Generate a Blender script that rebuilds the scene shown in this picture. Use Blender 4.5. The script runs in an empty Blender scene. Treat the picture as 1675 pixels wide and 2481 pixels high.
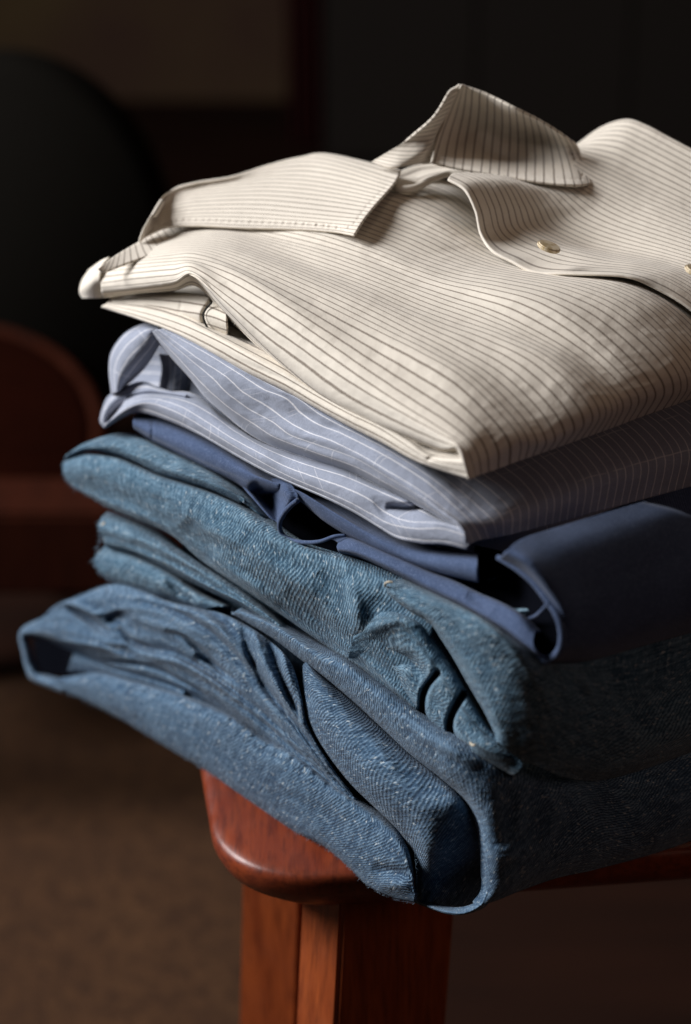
import bpy, bmesh, math, random
import numpy as np
from mathutils import Vector, noise
random.seed(7)
sc = bpy.context.scene
# ------------------------------------------------------------------ camera
FPX = 5200.0; PITCH = math.radians(25); CX, CY = 837.5, 1240.5
CAM = np.array([-.0487, -.776, .531])
cd = bpy.data.cameras.new('camera'); cam = bpy.data.objects.new('camera', cd)
sc.collection.objects.link(cam); sc.camera = cam
cam.location = CAM; cam.rotation_euler = (math.radians(90) - PITCH, 0, 0)
cd.sensor_fit = 'VERTICAL'; cd.sensor_height = 36; cd.lens = 36 * FPX / 2481
cd.clip_start = .05; cd.clip_end = 60
cd.dof.use_dof = True; cd.dof.focus_distance = .945; cd.dof.aperture_fstop = 4.9
cd.dof.aperture_blades = 0
# ------------------------------------------------------------------ world, lamps, exposure
w = bpy.data.worlds.new('World'); sc.world = w; w.use_nodes = True
w.node_tree.nodes['Background'].inputs[0].default_value = (1.0, .72, .52, 1)
w.node_tree.nodes['Background'].inputs[1].default_value = .006

def area(name, loc, target, size, energy, color, sy=None):
    l = bpy.data.lights.new(name, 'AREA'); l.shape = 'RECTANGLE'; l.size = size; l.size_y = sy or size
    l.energy = energy; l.color = color
    o = bpy.data.objects.new(name, l); sc.collection.objects.link(o); o.location = loc
    o.rotation_euler = (Vector(target) - Vector(loc)).to_track_quat('-Z', 'Y').to_euler(); return o
area('window_light', (-1.72, .40, 1.15), (0, .1, .1), .9, 76, (.98, .98, 1.0), 1.1)
area('bounce_fill', (.25, .45, 2.1), (.1, .05, .2), 1.1, 3.0, (1.0, .76, .56))  # unseen overhead fill, added in place of light bounced by the room
gl = area('warm_fill', (1.3, -1.0, .95), (.17, 0, .17), .8, .19, (1.0, .66, .56)); gl.data.spread = math.radians(50)  # added warm fill lamp, unseen, narrowed onto the shaded side of the pile
sc.view_settings.view_transform = 'Standard'; sc.view_settings.look = 'None'
sc.view_settings.exposure = 0; sc.view_settings.gamma = 1
sc.cycles.max_bounces = 5; sc.cycles.diffuse_bounces = 3; sc.cycles.transparent_max_bounces = 4

# ------------------------------------------------------------------ ray helpers (a along the right edge, b along the left edge of the pile)
TH = math.radians(39.5)
Lv = np.array([-math.sin(TH), math.cos(TH)]); Rv = np.array([math.cos(TH), math.sin(TH)])
FW = np.array([0, math.cos(PITCH), -math.sin(PITCH)]); UP = np.array([0, math.sin(PITCH), math.cos(PITCH)])
XX = np.array([1., 0, 0])
CA = CAM[:2] @ Rv; CB = CAM[:2] @ Lv
def rdir(x, y): return FW + (x - CX) / FPX * XX - (y - CY) / FPX * UP
def tA(x, y, a): d = rdir(x, y); return (a - CA) / (d[:2] @ Rv)
def tB(x, y, b): d = rdir(x, y); return (b - CB) / (d[:2] @ Lv)
def tZ(x, y, z): d = rdir(x, y); return (z - CAM[2]) / d[2]
B0 = 0.0                            # where the near corner of the current garment stands along b
def sdf(a, b, r):
    qx, qy = r - a, r - (b - B0)          # rounded corner of the quadrant a>0, b>0
    return (math.hypot(max(qx, 0), max(qy, 0)) + min(max(qx, qy), 0)) - r
def tS(x, y, off, r=.014):         # hits the pile's rounded side, pushed outwards by off
    d = rdir(x, y); da = d[:2] @ Rv; db = d[:2] @ Lv
    lo, hi = .3, 2.2
    f = lambda t: sdf(CA + t * da, CB + t * db, r) - off
    for _ in range(40):
        m = (lo + hi) / 2
        if f(m) > 0: lo = m
        else: hi = m
    return hi
def tof(x, y, m):
    if isinstance(m, (int, float)): return tS(x, y, m)
    k, v = m[0], m[1]
    return {'A': tA, 'B': tB, 'Z': tZ, 'S': tS, 'T': lambda x, y, v: v}[k](x, y, v)
def world(x, y, t): return CAM + t * rdir(x, y)
def ab(a, b, z): return (a * Rv[0] + b * Lv[0], a * Rv[1] + b * Lv[1], z)

def crs(P, n):                      # uniform catmull-rom through the rows of P
    P = np.asarray(P, float); m = len(P)
    E = np.vstack([2 * P[0] - P[1], P, 2 * P[-1] - P[-2]])
    s = np.linspace(0, m - 1, n); i = np.minimum(s.astype(int), m - 2); u = (s - i)[:, None]
    p0, p1, p2, p3 = E[i], E[i + 1], E[i + 2], E[i + 3]
    return .5 * (2 * p1 + (p2 - p0) * u + (2 * p0 - 5 * p1 + 4 * p2 - p3) * u**2 + (3 * p1 - p0 - 3 * p2 + p3) * u**3)
def chord(P, n):
    Q = crs(P, (len(P) - 1) * 12 + 1)
    s = np.r_[0, np.cumsum(np.hypot(*np.diff(Q[:, :2], axis=0).T))]; g = np.linspace(0, s[-1], n)
    return np.stack([np.interp(g, s, Q[:, k]) for k in range(Q.shape[1])], 1)

def seg_dist(X, Y, pl):
    best = np.full(X.shape, 1e9); par = np.zeros(X.shape); tot = 0; ls = []
    for (x0, y0), (x1, y1) in zip(pl[:-1], pl[1:]): ls.append(math.hypot(x1 - x0, y1 - y0))
    L = sum(ls)
    for k, ((x0, y0), (x1, y1)) in enumerate(zip(pl[:-1], pl[1:])):
        dx, dy = x1 - x0, y1 - y0; u = np.clip(((X - x0) * dx + (Y - y0) * dy) / (dx * dx + dy * dy), 0, 1)
        d = np.hypot(X - x0 - u * dx, Y - y0 - u * dy); mk = d < best
        best = np.where(mk, d, best); par = np.where(mk, (tot + u * ls[k]) / L, par); tot += ls[k]
    return best, par

def smooth(G, it):
    for _ in range(it):
        H = np.pad(G, 1, mode='edge'); 
        H[0, :] = 2 * H[1, :] - H[2, :]; H[-1, :] = 2 * H[-2, :] - H[-3, :]
        H[:, 0] = 2 * H[:, 1] - H[:, 2]; H[:, -1] = 2 * H[:, -2] - H[:, -3]
        G = (H[1:-1, 1:-1] * 4 + H[:-2, 1:-1] + H[2:, 1:-1] + H[1:-1, :-2] + H[1:-1, 2:]) / 8
    return G

def link(o, parent=None):
    sc.collection.objects.link(o)
    if parent: o.parent = parent; o.matrix_parent_inverse = parent.matrix_world.inverted()
    return o
def mesh_obj(name, V, F, mat, parent, uv=None, thick=0, smooth_sh=True):
    me = bpy.data.meshes.new(name); me.from_pydata([tuple(v) for v in V], [], F); me.update()
    if uv is not None:
        l = me.uv_layers.new(name='UVMap'); ix = np.empty(len(me.loops), int); me.loops.foreach_get('vertex_index', ix)
        l.data.foreach_set('uv', np.asarray(uv)[ix].astype(np.float32).ravel())
    if smooth_sh: me.polygons.foreach_set('use_smooth', [True] * len(me.polygons))
    me.materials.append(mat); o = bpy.data.objects.new(name, me); link(o, parent)
    if thick:
        s = o.modifiers.new('thickness', 'SOLIDIFY'); s.thickness = thick; s.offset = -1; s.use_rim = True
    return o

def sheet(name, rows, mat, parent, modes=None, n=None, nu=200, per=12, sm=0, thick=.0009, crease=(), crumple=.0006,
          cs=30, flip=False, swap=False, useed=0, chorded=None, wr=None, lift=0, ns=1):
    """loft of cloth: every row is a list of (x, y[, depth rule]); crease = (polyline, width, depth[, taper])"""
    R = []
    eq = len({len(r) for r in rows}) == 1 if chorded is None else not chorded
    for ri, r in enumerate(rows):
        m0 = modes[ri] if modes else 0
        nr = len(r); pts = []
        for k, p in enumerate(r):
            m = p[2] if len(p) > 2 else m0
            if isinstance(m, tuple) and m[0] == 'AA': m = ('A', m[1] + (m[2] - m[1]) * k / (nr - 1))
            if isinstance(m, tuple) and m[0] == 'ZZ': m = ('Z', m[1] + (m[2] - m[1]) * k / (nr - 1))
            pts.append((p[0], p[1], tof(p[0], p[1], m)))
        R.append(crs(pts, nu) if eq else chord(pts, nu))
    R = np.array(R)                                                   # rows, nu, 3
    nv = (len(rows) - 1) * per + 1
    G = np.stack([crs(R[:, j, :], nv) for j in range(nu)], 1)          # nv, nu, 3
    X, Y, T = G[..., 0], G[..., 1], G[..., 2]
    if sm: T = smooth(T, sm)
    T = T - lift
    for c in crease:
        pl, wd, dp = c[:3]; tp = c[3] if len(c) > 3 else 1
        pl = chord([(x, y, 0) for x, y in pl], 26)[:, :2]
        d, u = seg_dist(X, Y, pl)
        env = np.sin(np.pi * np.clip(u, 0, 1))**.8 if tp else 1
        if len(c) > 4: env = env * (1 + .7 * np.sin(2 * math.pi * u * c[4]) + .4 * np.sin(2 * math.pi * u * c[4] * 1.61 + 1))
        T = T + dp * env * np.exp(-(d / wd)**2)
    D = FW + (X[..., None] - CX) / FPX * XX - (Y[..., None] - CY) / FPX * UP
    W = CAM + T[..., None] * D
    if crumple:
        s = np.zeros(X.shape)
        for i in range(nv):
            for j in range(nu):
                q = W[i, j]; v = Vector((q[0] * cs + useed, q[1] * cs, q[2] * cs * 1.7))
                s[i, j] = noise.noise(v) + .5 * noise.noise(v * 2.3) + .30 * (.5 - 2 * abs(noise.noise(v * 4.1))) + .12 * (.5 - 2 * abs(noise.noise(v * 9.3)))
        W = W + (s * crumple)[..., None] * (-D)
    if wr:                                                            # long soft wrinkles along the cloth
        amp, fu, fv = wr
        su = np.cumsum(np.r_[0, np.linalg.norm(np.diff(W, axis=1), axis=2).mean(0)])
        sv = np.cumsum(np.r_[0, np.linalg.norm(np.diff(W, axis=0), axis=2).mean(1)])
        s = np.zeros(X.shape); sd = useed + len(name) * 3.7 + rows[0][0][0] * .13
        for i in range(nv):
            for j in range(nu):
                q = Vector((su[j] * fu, sv[i] * fv + .35 * math.sin(su[j] * fu * 2.1 + sd), sd))
                s[i, j] = (1 - 2.2 * abs(noise.noise(q))) + .5 * noise.noise(q * 2.7)
        W = W - (s * amp)[..., None] * D
    du = np.r_[0, np.cumsum(np.linalg.norm(np.diff(W, axis=1), axis=2).mean(0))]
    if n is not None: vv = np.interp(np.linspace(0, len(rows) - 1, nv), range(len(rows)), [q_ * ns for q_ in n])
    else: vv = np.r_[0, np.cumsum(np.linalg.norm(np.diff(W, axis=0), axis=2).mean(1))]
    U, Vv = np.meshgrid(du, vv)
    if n is None: # true lengths so the weave is not stretched
        U = np.concatenate([np.zeros((nv, 1)), np.cumsum(np.linalg.norm(np.diff(W, axis=1), axis=2), 1)], 1)
        U = U - U.mean(1, keepdims=True)
        Vv = np.concatenate([np.zeros((1, nu)), np.cumsum(np.linalg.norm(np.diff(W, axis=0), axis=2), 0)], 0)
    uv = np.stack([Vv, U] if swap else [U, Vv], -1).reshape(-1, 2)
    I = np.arange(nv * nu).reshape(nv, nu)
    F = np.stack([I[:-1, :-1], I[:-1, 1:], I[1:, 1:], I[1:, :-1]], -1).reshape(-1, 4)
    V = W.reshape(-1, 3)
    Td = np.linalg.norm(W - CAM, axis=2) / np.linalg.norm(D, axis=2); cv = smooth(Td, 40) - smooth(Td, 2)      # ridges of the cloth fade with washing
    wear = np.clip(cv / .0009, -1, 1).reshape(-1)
    nn = np.cross(V[F[:, 1]] - V[F[:, 0]], V[F[:, 2]] - V[F[:, 0]]); cc = V[F[:, 0]] - CAM
    if ((nn * cc).sum() > 0) != flip: F = F[:, ::-1]
    o = mesh_obj(name, V, F.tolist(), mat, parent, uv, thick)
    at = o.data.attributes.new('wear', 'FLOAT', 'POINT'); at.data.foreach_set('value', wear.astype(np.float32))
    return o

def tube(name, pts, rad, mat, parent, seg=8, closed=False):
    """thin thread or rim along (x, y, depth rule) points"""
    P = np.array([world(p[0], p[1], tof(p[0], p[1], p[2])) for p in pts]); P = crs(P, len(pts) * 8)
    V = []; F = []
    for i, p in enumerate(P):
        t = P[min(i + 1, len(P) - 1)] - P[max(i - 1, 0)]; t /= np.linalg.norm(t)
        s = np.cross(t, (0.1, .2, 1)); s /= np.linalg.norm(s); q = np.cross(s, t)
        rr = rad[0] + (rad[1] - rad[0]) * i / (len(P) - 1) if isinstance(rad, tuple) else rad
        for k in range(seg):
            a = 2 * math.pi * k / seg; V.append(p + rr * (math.cos(a) * s + math.sin(a) * q))
    for i in range(len(P) - 1):
        for k in range(seg):
            k2 = (k + 1) % seg; F.append((i * seg + k, i * seg + k2, (i + 1) * seg + k2, (i + 1) * seg + k))
    F.append(tuple(range(seg))[::-1]); F.append(tuple(range((len(P) - 1) * seg, len(P) * seg)))
    return mesh_obj(name, V, F, mat, parent)

def fibres(name, pts, count, length, rad, mat, parent, seed=1, out=(-1, 0)):
    """short stray fibres standing off an edge, one mesh"""
    rr = random.Random(seed); base = chord([(x, y, tof(x, y, m)) for x, y, m in pts], 200); V = []; F = []
    for _ in range(count):
        q = base[rr.randrange(200)]; P0 = world(*q); ln = length * rr.uniform(.3, 1)
        d = np.array([rr.gauss(0, 1) for _ in range(3)]); d /= np.linalg.norm(d); d += .8 * (out[0] * XX + out[1] * UP); d /= np.linalg.norm(d)
        bend = np.array([rr.gauss(0, .5) for _ in range(3)]); n0 = len(V)
        for s_ in range(5):
            u = s_ / 4; c = P0 + ln * (d * u + bend * u * u * .5); r_ = rad * (1 - .6 * u)
            for k_ in range(3): a = 2.09 * k_; V.append(c + r_ * (math.cos(a) * XX + math.sin(a) * UP))
        for s_ in range(4):
            for k_ in range(3): k2 = (k_ + 1) % 3; F.append((n0 + s_ * 3 + k_, n0 + s_ * 3 + k2, n0 + s_ * 3 + 3 + k2, n0 + s_ * 3 + 3 + k_))
    return mesh_obj(name, V, F, mat, parent)

def thing(name, label, cat, loc=(0, 0, 0), group=None):
    o = bpy.data.objects.new(name, None); sc.collection.objects.link(o); o.location = loc
    o['label'] = label; o['category'] = cat
    if group: o['group'] = group
    bpy.context.view_layer.update(); return o
def tag(o, label, cat, group=None):
    o['label'] = label; o['category'] = cat
    if group: o['group'] = group
    return o

# ------------------------------------------------------------------ materials
class N:
    def __init__(s, name):
        s.m = bpy.data.materials.new(name); s.m.use_nodes = True; s.t = s.m.node_tree; s.n = s.t.nodes
        s.b = s.n['Principled BSDF']
    def new(s, ty, **k):
        o = s.n.new(ty)
        for a, v in k.items(): setattr(o, a, v)
        return o
    def L(s, a, b): s.t.links.new(a, b)
    def math(s, op, a, b=None, c=None, clamp=False):
        o = s.new('ShaderNodeMath', operation=op); o.use_clamp = clamp
        for i, v in enumerate((a, b, c)):
            if v is None: continue
            if isinstance(v, (int, float)): o.inputs[i].default_value = v
            else: s.L(v, o.inputs[i])
        return o.outputs[0]
    def uv(s):
        o = s.new('ShaderNodeUVMap'); sp = s.new('ShaderNodeSeparateXYZ'); s.L(o.outputs[0], sp.inputs[0])
        return o.outputs[0], sp.outputs[0], sp.outputs[1]
    def noise(s, vec, scale, detail=2, rough=.5, dist=0):
        o = s.new('ShaderNodeTexNoise'); o.inputs['Scale'].default_value = scale
        o.inputs['Detail'].default_value = detail; o.inputs['Roughness'].default_value = rough
        o.inputs['Distortion'].default_value = dist
        if vec is not None: s.L(vec, o.inputs['Vector'])
        return o.outputs[0]
    def mapping(s, vec, scale=(1, 1, 1), rot=(0, 0, 0), loc=(0, 0, 0)):
        o = s.new('ShaderNodeMapping'); s.L(vec, o.inputs[0]); o.inputs['Scale'].default_value = scale
        o.inputs['Rotation'].default_value = rot; o.inputs['Location'].default_value = loc; return o.outputs[0]
    def mix(s, f, a, b, blend='MIX'):
        o = s.new('ShaderNodeMix', data_type='RGBA', blend_type=blend)
        if isinstance(f, (int, float)): o.inputs[0].default_value = f
        else: s.L(f, o.inputs[0])
        for i, v in ((6, a), (7, b)):
            if isinstance(v, tuple): o.inputs[i].default_value = v + (1,) if len(v) == 3 else v
            else: s.L(v, o.inputs[i])
        return o.outputs[2]
    def rng(s, v, a, b, c=0, d=1):
        o = s.new('ShaderNodeMapRange'); s.L(v, o.inputs[0])
        for i, x in enumerate((a, b, c, d)): o.inputs[i + 1].default_value = x
        return o.outputs[0]
    def bump(s, h, dist, strength=1, prev=None):
        o = s.new('ShaderNodeBump'); s.L(h, o.inputs['Height']); o.inputs['Distance'].default_value = dist
        o.inputs['Strength'].default_value = strength
        if prev is not None: s.L(prev, o.inputs['Normal'])
        return o.outputs[0]
    def out(s, col, rough=.85, normal=None, sheen=.0, spec=.2):
        if isinstance(col, tuple): s.b.inputs['Base Color'].default_value = col + (1,)
        else: s.L(col, s.b.inputs['Base Color'])
        if isinstance(rough, (int, float)): s.b.inputs['Roughness'].default_value = rough
        else: s.L(rough, s.b.inputs['Roughness'])
        s.b.inputs['Specular IOR Level'].default_value = spec
        if sheen: s.b.inputs['Sheen Weight'].default_value = sheen; s.b.inputs['Sheen Roughness'].default_value = .5
        if normal is not None: s.L(normal, s.b.inputs['Normal'])
        return s.m
def obj_co(k): return k.new('ShaderNodeTexCoord').outputs['Object']

def striped_cloth(name, base, line, width, nsc, cross=None, mott=.1, line_mix=.9, var=None):
    k = N(name); uv, u, v = k.uv(); oc = obj_co(k)
    vn = k.math('ADD', v, k.math('MULTIPLY', k.math('SUBTRACT', k.noise(oc, 160, 2), .5), .10))
    f = k.math('ABSOLUTE', k.math('SUBTRACT', k.math('FRACT', vn), .5))
    s = k.rng(f, width * .55, width * 1.25, 1, 0)
    wear = k.rng(k.noise(k.mapping(uv, (900, 30, 1)), 1, 2), .25, .6, .55, 1)
    s = k.math('MULTIPLY', s, k.math('MULTIPLY', wear, line_mix))
    m = k.noise(oc, 60, 4, .6); m2 = k.noise(oc, 1400, 2, .6)
    b = k.mix(k.rng(m, .35, .65, 0, 1), base, tuple(c * (1 - mott) for c in base))
    b = k.mix(k.rng(m2, .3, .7, 0, 1), b, tuple(c * (1 - mott * 1.2) for c in base))
    if var:
        sl = k.noise(k.mapping(uv, (14, 7, 1)), 1, 3, .6)
        b = k.mix(k.rng(sl, .45, .75, 0, .75), b, var)
    if cross:
        cu = k.math('ADD', u, k.math('MULTIPLY', k.math('SUBTRACT', k.noise(oc, 40, 1), .5), .004))
        f1 = k.math('ABSOLUTE', k.math('SUBTRACT', k.math('FRACT', k.math('MULTIPLY', cu, 1 / cross)), .5))
        f2 = k.math('ABSOLUTE', k.math('SUBTRACT', k.math('FRACT', k.math('MULTIPLY', k.math('ADD', cu, cross * .17), .73 / cross)), .5))
        cm = k.math('MAXIMUM', k.rng(f1, .004, .013, 1, 0), k.rng(f2, .004, .012, 1, 0))
        s = k.math('MAXIMUM', s, k.math('MULTIPLY', cm, k.math('MULTIPLY', .38, k.rng(k.noise(oc, 70, 2), .45, .6, 0, 1))))
    col = k.mix(s, b, line)
    wv = k.noise(oc, 1000, 3, .7)
    nrm = k.bump(wv, .0002, .6); nrm = k.bump(k.noise(oc, 110, 4, .55), .0007, .5, nrm)
    return k.out(col, .9, nrm, .15)
M_CREAM = striped_cloth('cream_striped_cotton', (.735, .672, .578), (.12, .085, .06), .105, 1, mott=.05)
M_CHAM = striped_cloth('blue_striped_chambray', (.335, .365, .45), (.84, .82, .82), .055, 1, cross=.026, mott=.22, line_mix=.75)

def denim(name, dark, mid, light, mot=26):
    k = N(name); uv, u, v = k.uv(); oc = obj_co(k)
    at = k.new('ShaderNodeAttribute'); at.attribute_name = 'wear'
    wob = k.math('MULTIPLY', k.math('SUBTRACT', k.noise(oc, 300, 3), .5), .0008)
    dg = k.math('ADD', k.math('ADD', k.math('MULTIPLY', u, 1.0), k.math('MULTIPLY', v, .55)), wob)
    tw = k.math('MULTIPLY_ADD', k.math('SINE', k.math('MULTIPLY', dg, 2 * math.pi / .0018)), .5, .5)
    twm = k.rng(k.noise(oc, 45, 3, .6), .35, .65, .25, .60)
    warp = k.noise(k.mapping(uv, (720, 60, 1)), 1, 3, .65)              # long threads, uneven in thickness
    weft = k.noise(k.mapping(uv, (48, 680, 1)), 1, 3, .65)
    n1 = k.noise(oc, 540, 2, .7)
    big = k.noise(oc, mot, 5, .65); wp = k.noise(k.mapping(uv, (9, 60, 1)), 1, 4, .65)
    def cen(x, g): return k.math('MULTIPLY', k.math('SUBTRACT', x, .5), g)
    thr = k.math('ADD', k.math('ADD', k.math('MULTIPLY', k.math('SUBTRACT', tw, .5), twm), cen(warp, 1.5)), k.math('ADD', cen(weft, .7), cen(n1, .8)))
    c = k.mix(k.rng(big, .38, .62, 0, 1), mid, tuple((a + b) / 2 for a, b in zip(mid, dark)))
    c = k.mix(k.rng(wp, .5, .72, 0, .45), c, tuple((a + b) / 2 for a, b in zip(mid, light)))
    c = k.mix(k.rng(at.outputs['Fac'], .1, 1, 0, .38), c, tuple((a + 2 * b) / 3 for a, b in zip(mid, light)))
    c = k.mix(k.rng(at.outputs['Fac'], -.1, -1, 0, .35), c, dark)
    c = k.mix(k.rng(thr, .0, .50, 0, .95), c, light)
    c = k.mix(k.rng(thr, .0, -.45, 0, .95), c, dark)
    fl = k.noise(k.mapping(uv, (520, 250, 1)), 1, 2, .6)
    c = k.mix(k.rng(fl, .62, .69, 0, .7), c, (.50, .56, .58))
    nrm = k.bump(thr, .0005, .7); nrm = k.bump(k.noise(oc, 130, 5, .65), .0016, .6, nrm)
    return k.out(c, .92, nrm, .10)
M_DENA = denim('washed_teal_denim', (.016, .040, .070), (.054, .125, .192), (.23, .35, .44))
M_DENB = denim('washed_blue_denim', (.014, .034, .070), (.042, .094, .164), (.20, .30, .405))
k = N('blue_twill_cotton'); uv, u, v = k.uv(); oc = obj_co(k)
dg = k.math('ADD', k.math('MULTIPLY', u, 1.0), k.math('MULTIPLY', v, .35))
tw = k.math('MULTIPLY_ADD', k.math('SINE', k.math('MULTIPLY', dg, 2 * math.pi / .0011)), .5, .5)
c = k.mix(k.rng(k.noise(oc, 45, 4, .6), .35, .65), (.064, .098, .185), (.048, .074, .142))
c = k.mix(k.math('MULTIPLY', tw, .45), c, (.03, .05, .105))
c = k.mix(k.rng(k.noise(oc, 1100, 2, .6), .5, .75, 0, .45), c, (.17, .22, .36))
M_CHINO = k.out(c, .9, k.bump(k.math('ADD', tw, k.noise(oc, 900, 2)), .00018, .6), .12)
def wood(name, c1, c2, c3, rough=.3, axis=(3, 3, 40), sc_=1.0, spec=.5):
    k = N(name); oc = obj_co(k)
    g = k.noise(k.mapping(oc, axis), 1.2 * sc_, 5, .6, 1.2)
    f = k.noise(k.mapping(oc, tuple(a * 9 for a in axis)), 1, 3, .6)
    c = k.mix(k.rng(g, .35, .68), c1, c2); c = k.mix(k.rng(f, .45, .7, 0, .6), c, c3)
    rr = k.rng(k.noise(oc, 60, 4, .6), .3, .7, rough * .8, rough * 1.35)
    return k.out(c, rr, k.bump(f, .0003, .25), 0, spec)
M_SEAT = wood('stained_cherry_wood', (.24, .045, .014), (.14, .022, .008), (.05, .010, .006), .36, (40, 5, 40))
M_LEG = wood('orange_brown_wood', (.36, .080, .020), (.20, .038, .011), (.085, .016, .006), .36, (40, 40, 4))
k = N('buff_button_plastic'); M_BTN = k.out(k.mix(k.rng(k.noise(obj_co(k), 400, 2), .4, .6), (.50, .38, .21), (.70, .60, .44)), .35, None, 0, .5)
k = N('shade_black'); M_SHADE = k.out((.004, .0045, .007), 1, None, 0, 0)  # near-black colour standing in for shade inside the cloth openings
k = N('dark_thread'); M_THR = k.out((.03, .03, .028), .9)
k = N('pale_blue_fibre'); M_FIB = k.out((.20, .28, .36), .9)
k = N('cream_fibre'); M_CFIB = k.out((.7, .65, .57), .9)
k = N('white_thread'); M_WTHR = k.out((.50, .44, .34), .9)
exec_later = None
# ------------------------------------------------------------------ stool
ZT = -.038                                           # top of the seat
def ground(x, y, z=ZT): p = world(x, y, tZ(x, y, z)); return Vector((p[0], p[1]))
stool = thing('wooden_stool', 'dark red wooden stool with rounded seat corner under the pile of clothes', 'stool', tuple(ab(.1, .1, -.52)))
sx = (ground(1675, 2055) - ground(905, 2112)); sx.normalize()
sy = (ground(476, 1780) - ground(505, 1960)); sy.normalize()
if True:
    # seat corner from the two straight edges
    p, q = ground(905, 2112), ground(505, 1960)
    den = sx.x * sy.y - sx.y * sy.x; d = q - p
    s_ = (d.x * sy.y - d.y * sy.x) / den; corner = p + sx * s_
    print('seat edges', sx, sy, 'corner', corner, 'angle', math.degrees(sx.angle(sy)))
    def outline(inset, rad):
        c0 = corner + sx * inset + sy * inset; Wd, Dp = .52 - 2 * inset, .36 - 2 * inset
        cs_ = [c0, c0 + sx * Wd, c0 + sx * Wd + sy * Dp, c0 + sy * Dp]; out = []
        for i in range(4):
            P = cs_[i]; A = (cs_[i - 1] - P).normalized(); B = (cs_[(i + 1) % 4] - P).normalized()
            for kk in range(17):
                u = kk / 16; a0 = P + A * rad; b0 = P + B * rad
                # conic corner
                w_ = .8; den_ = (1 - u)**2 + 2 * w_ * u * (1 - u) + u * u
                out.append(((1 - u)**2 * a0 + 2 * w_ * u * (1 - u) * P + u * u * b0) / den_)
        return out
    prof = [(.012, 0), (.006, -.0003), (.0022, -.0012), (.0005, -.003), (0, -.006), (.0006, -.011), (.0035, -.018), (.010, -.0245), (.018, -.0285), (.028, -.0295)]
    V = []; F = []; rings = []
    V.append(tuple(corner + sx * .18 + sy * .165) + (ZT,))
    for ins, dz in prof:
        r0 = len(V); o_ = outline(ins, .052 - ins * .3); V += [(p.x, p.y, ZT + dz) for p in o_]; rings.append((r0, len(o_)))
    V.append(tuple(corner + sx * .18 + sy * .165) + (ZT - .0295,))
    n_ = rings[0][1]
    for i in range(n_): F.append((0, rings[0][0] + i, rings[0][0] + (i + 1) % n_))
    for (r0, _), (r1, _) in zip(rings[:-1], rings[1:]):
        for i in range(n_): j = (i + 1) % n_; F.append((r0 + i, r1 + i, r1 + j, r0 + j))
    for i in range(n_): F.append((len(V) - 1, rings[-1][0] + (i + 1) % n_, rings[-1][0] + i))
    mesh_obj('seat', V, F, M_SEAT, stool)
FLOOR = ZT - .47
def leg(cx, cy, w1, w2, lean, ang=0, h0=ZT - .012):
    """square leg, corner at (cx, cy): w1 along the pile's left side, w2 along its right side"""
    bm = bmesh.new(); vs = []
    l1 = Vector(Lv); l2 = Vector(Rv)
    rot = lambda v: Vector((v.x * math.cos(ang) - v.y * math.sin(ang), v.x * math.sin(ang) + v.y * math.cos(ang)))
    l1, l2 = rot(l1), rot(l2)
    for z, off in ((h0, 0), (FLOOR, 1)):
        o_ = Vector((cx, cy)) + lean * off
        vs.append([bm.verts.new((*(o_ + l2 * i * w2 + l1 * j * w1), z)) for i, j in ((0, 0), (1, 0), (1, 1), (0, 1))])
    for i in range(4): j = (i + 1) % 4; bm.faces.new((vs[0][i], vs[1][i], vs[1][j], vs[0][j]))
    bm.faces.new(vs[0]); bm.faces.new(vs[1][::-1]); bmesh.ops.recalc_face_normals(bm, faces=bm.faces)
    bmesh.ops.bevel(bm, geom=list(bm.edges), offset=.0022, segments=3, affect='EDGES')
    me = bpy.data.meshes.new('leg'); bm.to_mesh(me); bm.free(); me.materials.append(M_LEG)
    return link(bpy.data.objects.new('leg', me), stool)
g0 = ground(832, 2205, ZT - .0245)
leg(g0.x, g0.y, .031, .075, Vector((-.022, -.035)))
g1 = world(748, 2290, 1.16)
leg(g1[0], g1[1], .037, .030, Vector((-.018, .03)), .42)
c_ = corner + sx * .46 + sy * .27; leg(c_.x, c_.y, .03, .03, Vector((.03, .03)))
c_ = corner + sx * .46 + sy * .03; leg(c_.x, c_.y, .03, .03, Vector((.03, -.02)))

# ------------------------------------------------------------------ the cream shirt
def core(name, mat, parent, z0, z1, off=.026, amax=.26, bmax=.235):
    V = []; F = []; o_ = []
    for (ca, cb, a0) in ((off + .01, off + .01, 180), (amax, off + .01, 270), (amax, bmax, 0), (off + .01, bmax, 90)):
        for kk in range(7):
            t = math.radians(a0 + kk * 15); o_.append((ca + .01 * math.cos(t), cb + .01 * math.sin(t)))
    m = len(o_)
    for z in (z0, z1): V += [ab(a, b, z) for a, b in o_]
    F = [(i, (i + 1) % m, m + (i + 1) % m, m + i) for i in range(m)] + [tuple(range(m))[::-1], tuple(range(m, 2 * m))]
    return mesh_obj(name, V, F, mat, parent, np.array([(v[0], v[2]) for v in V]), smooth_sh=False)

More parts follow.
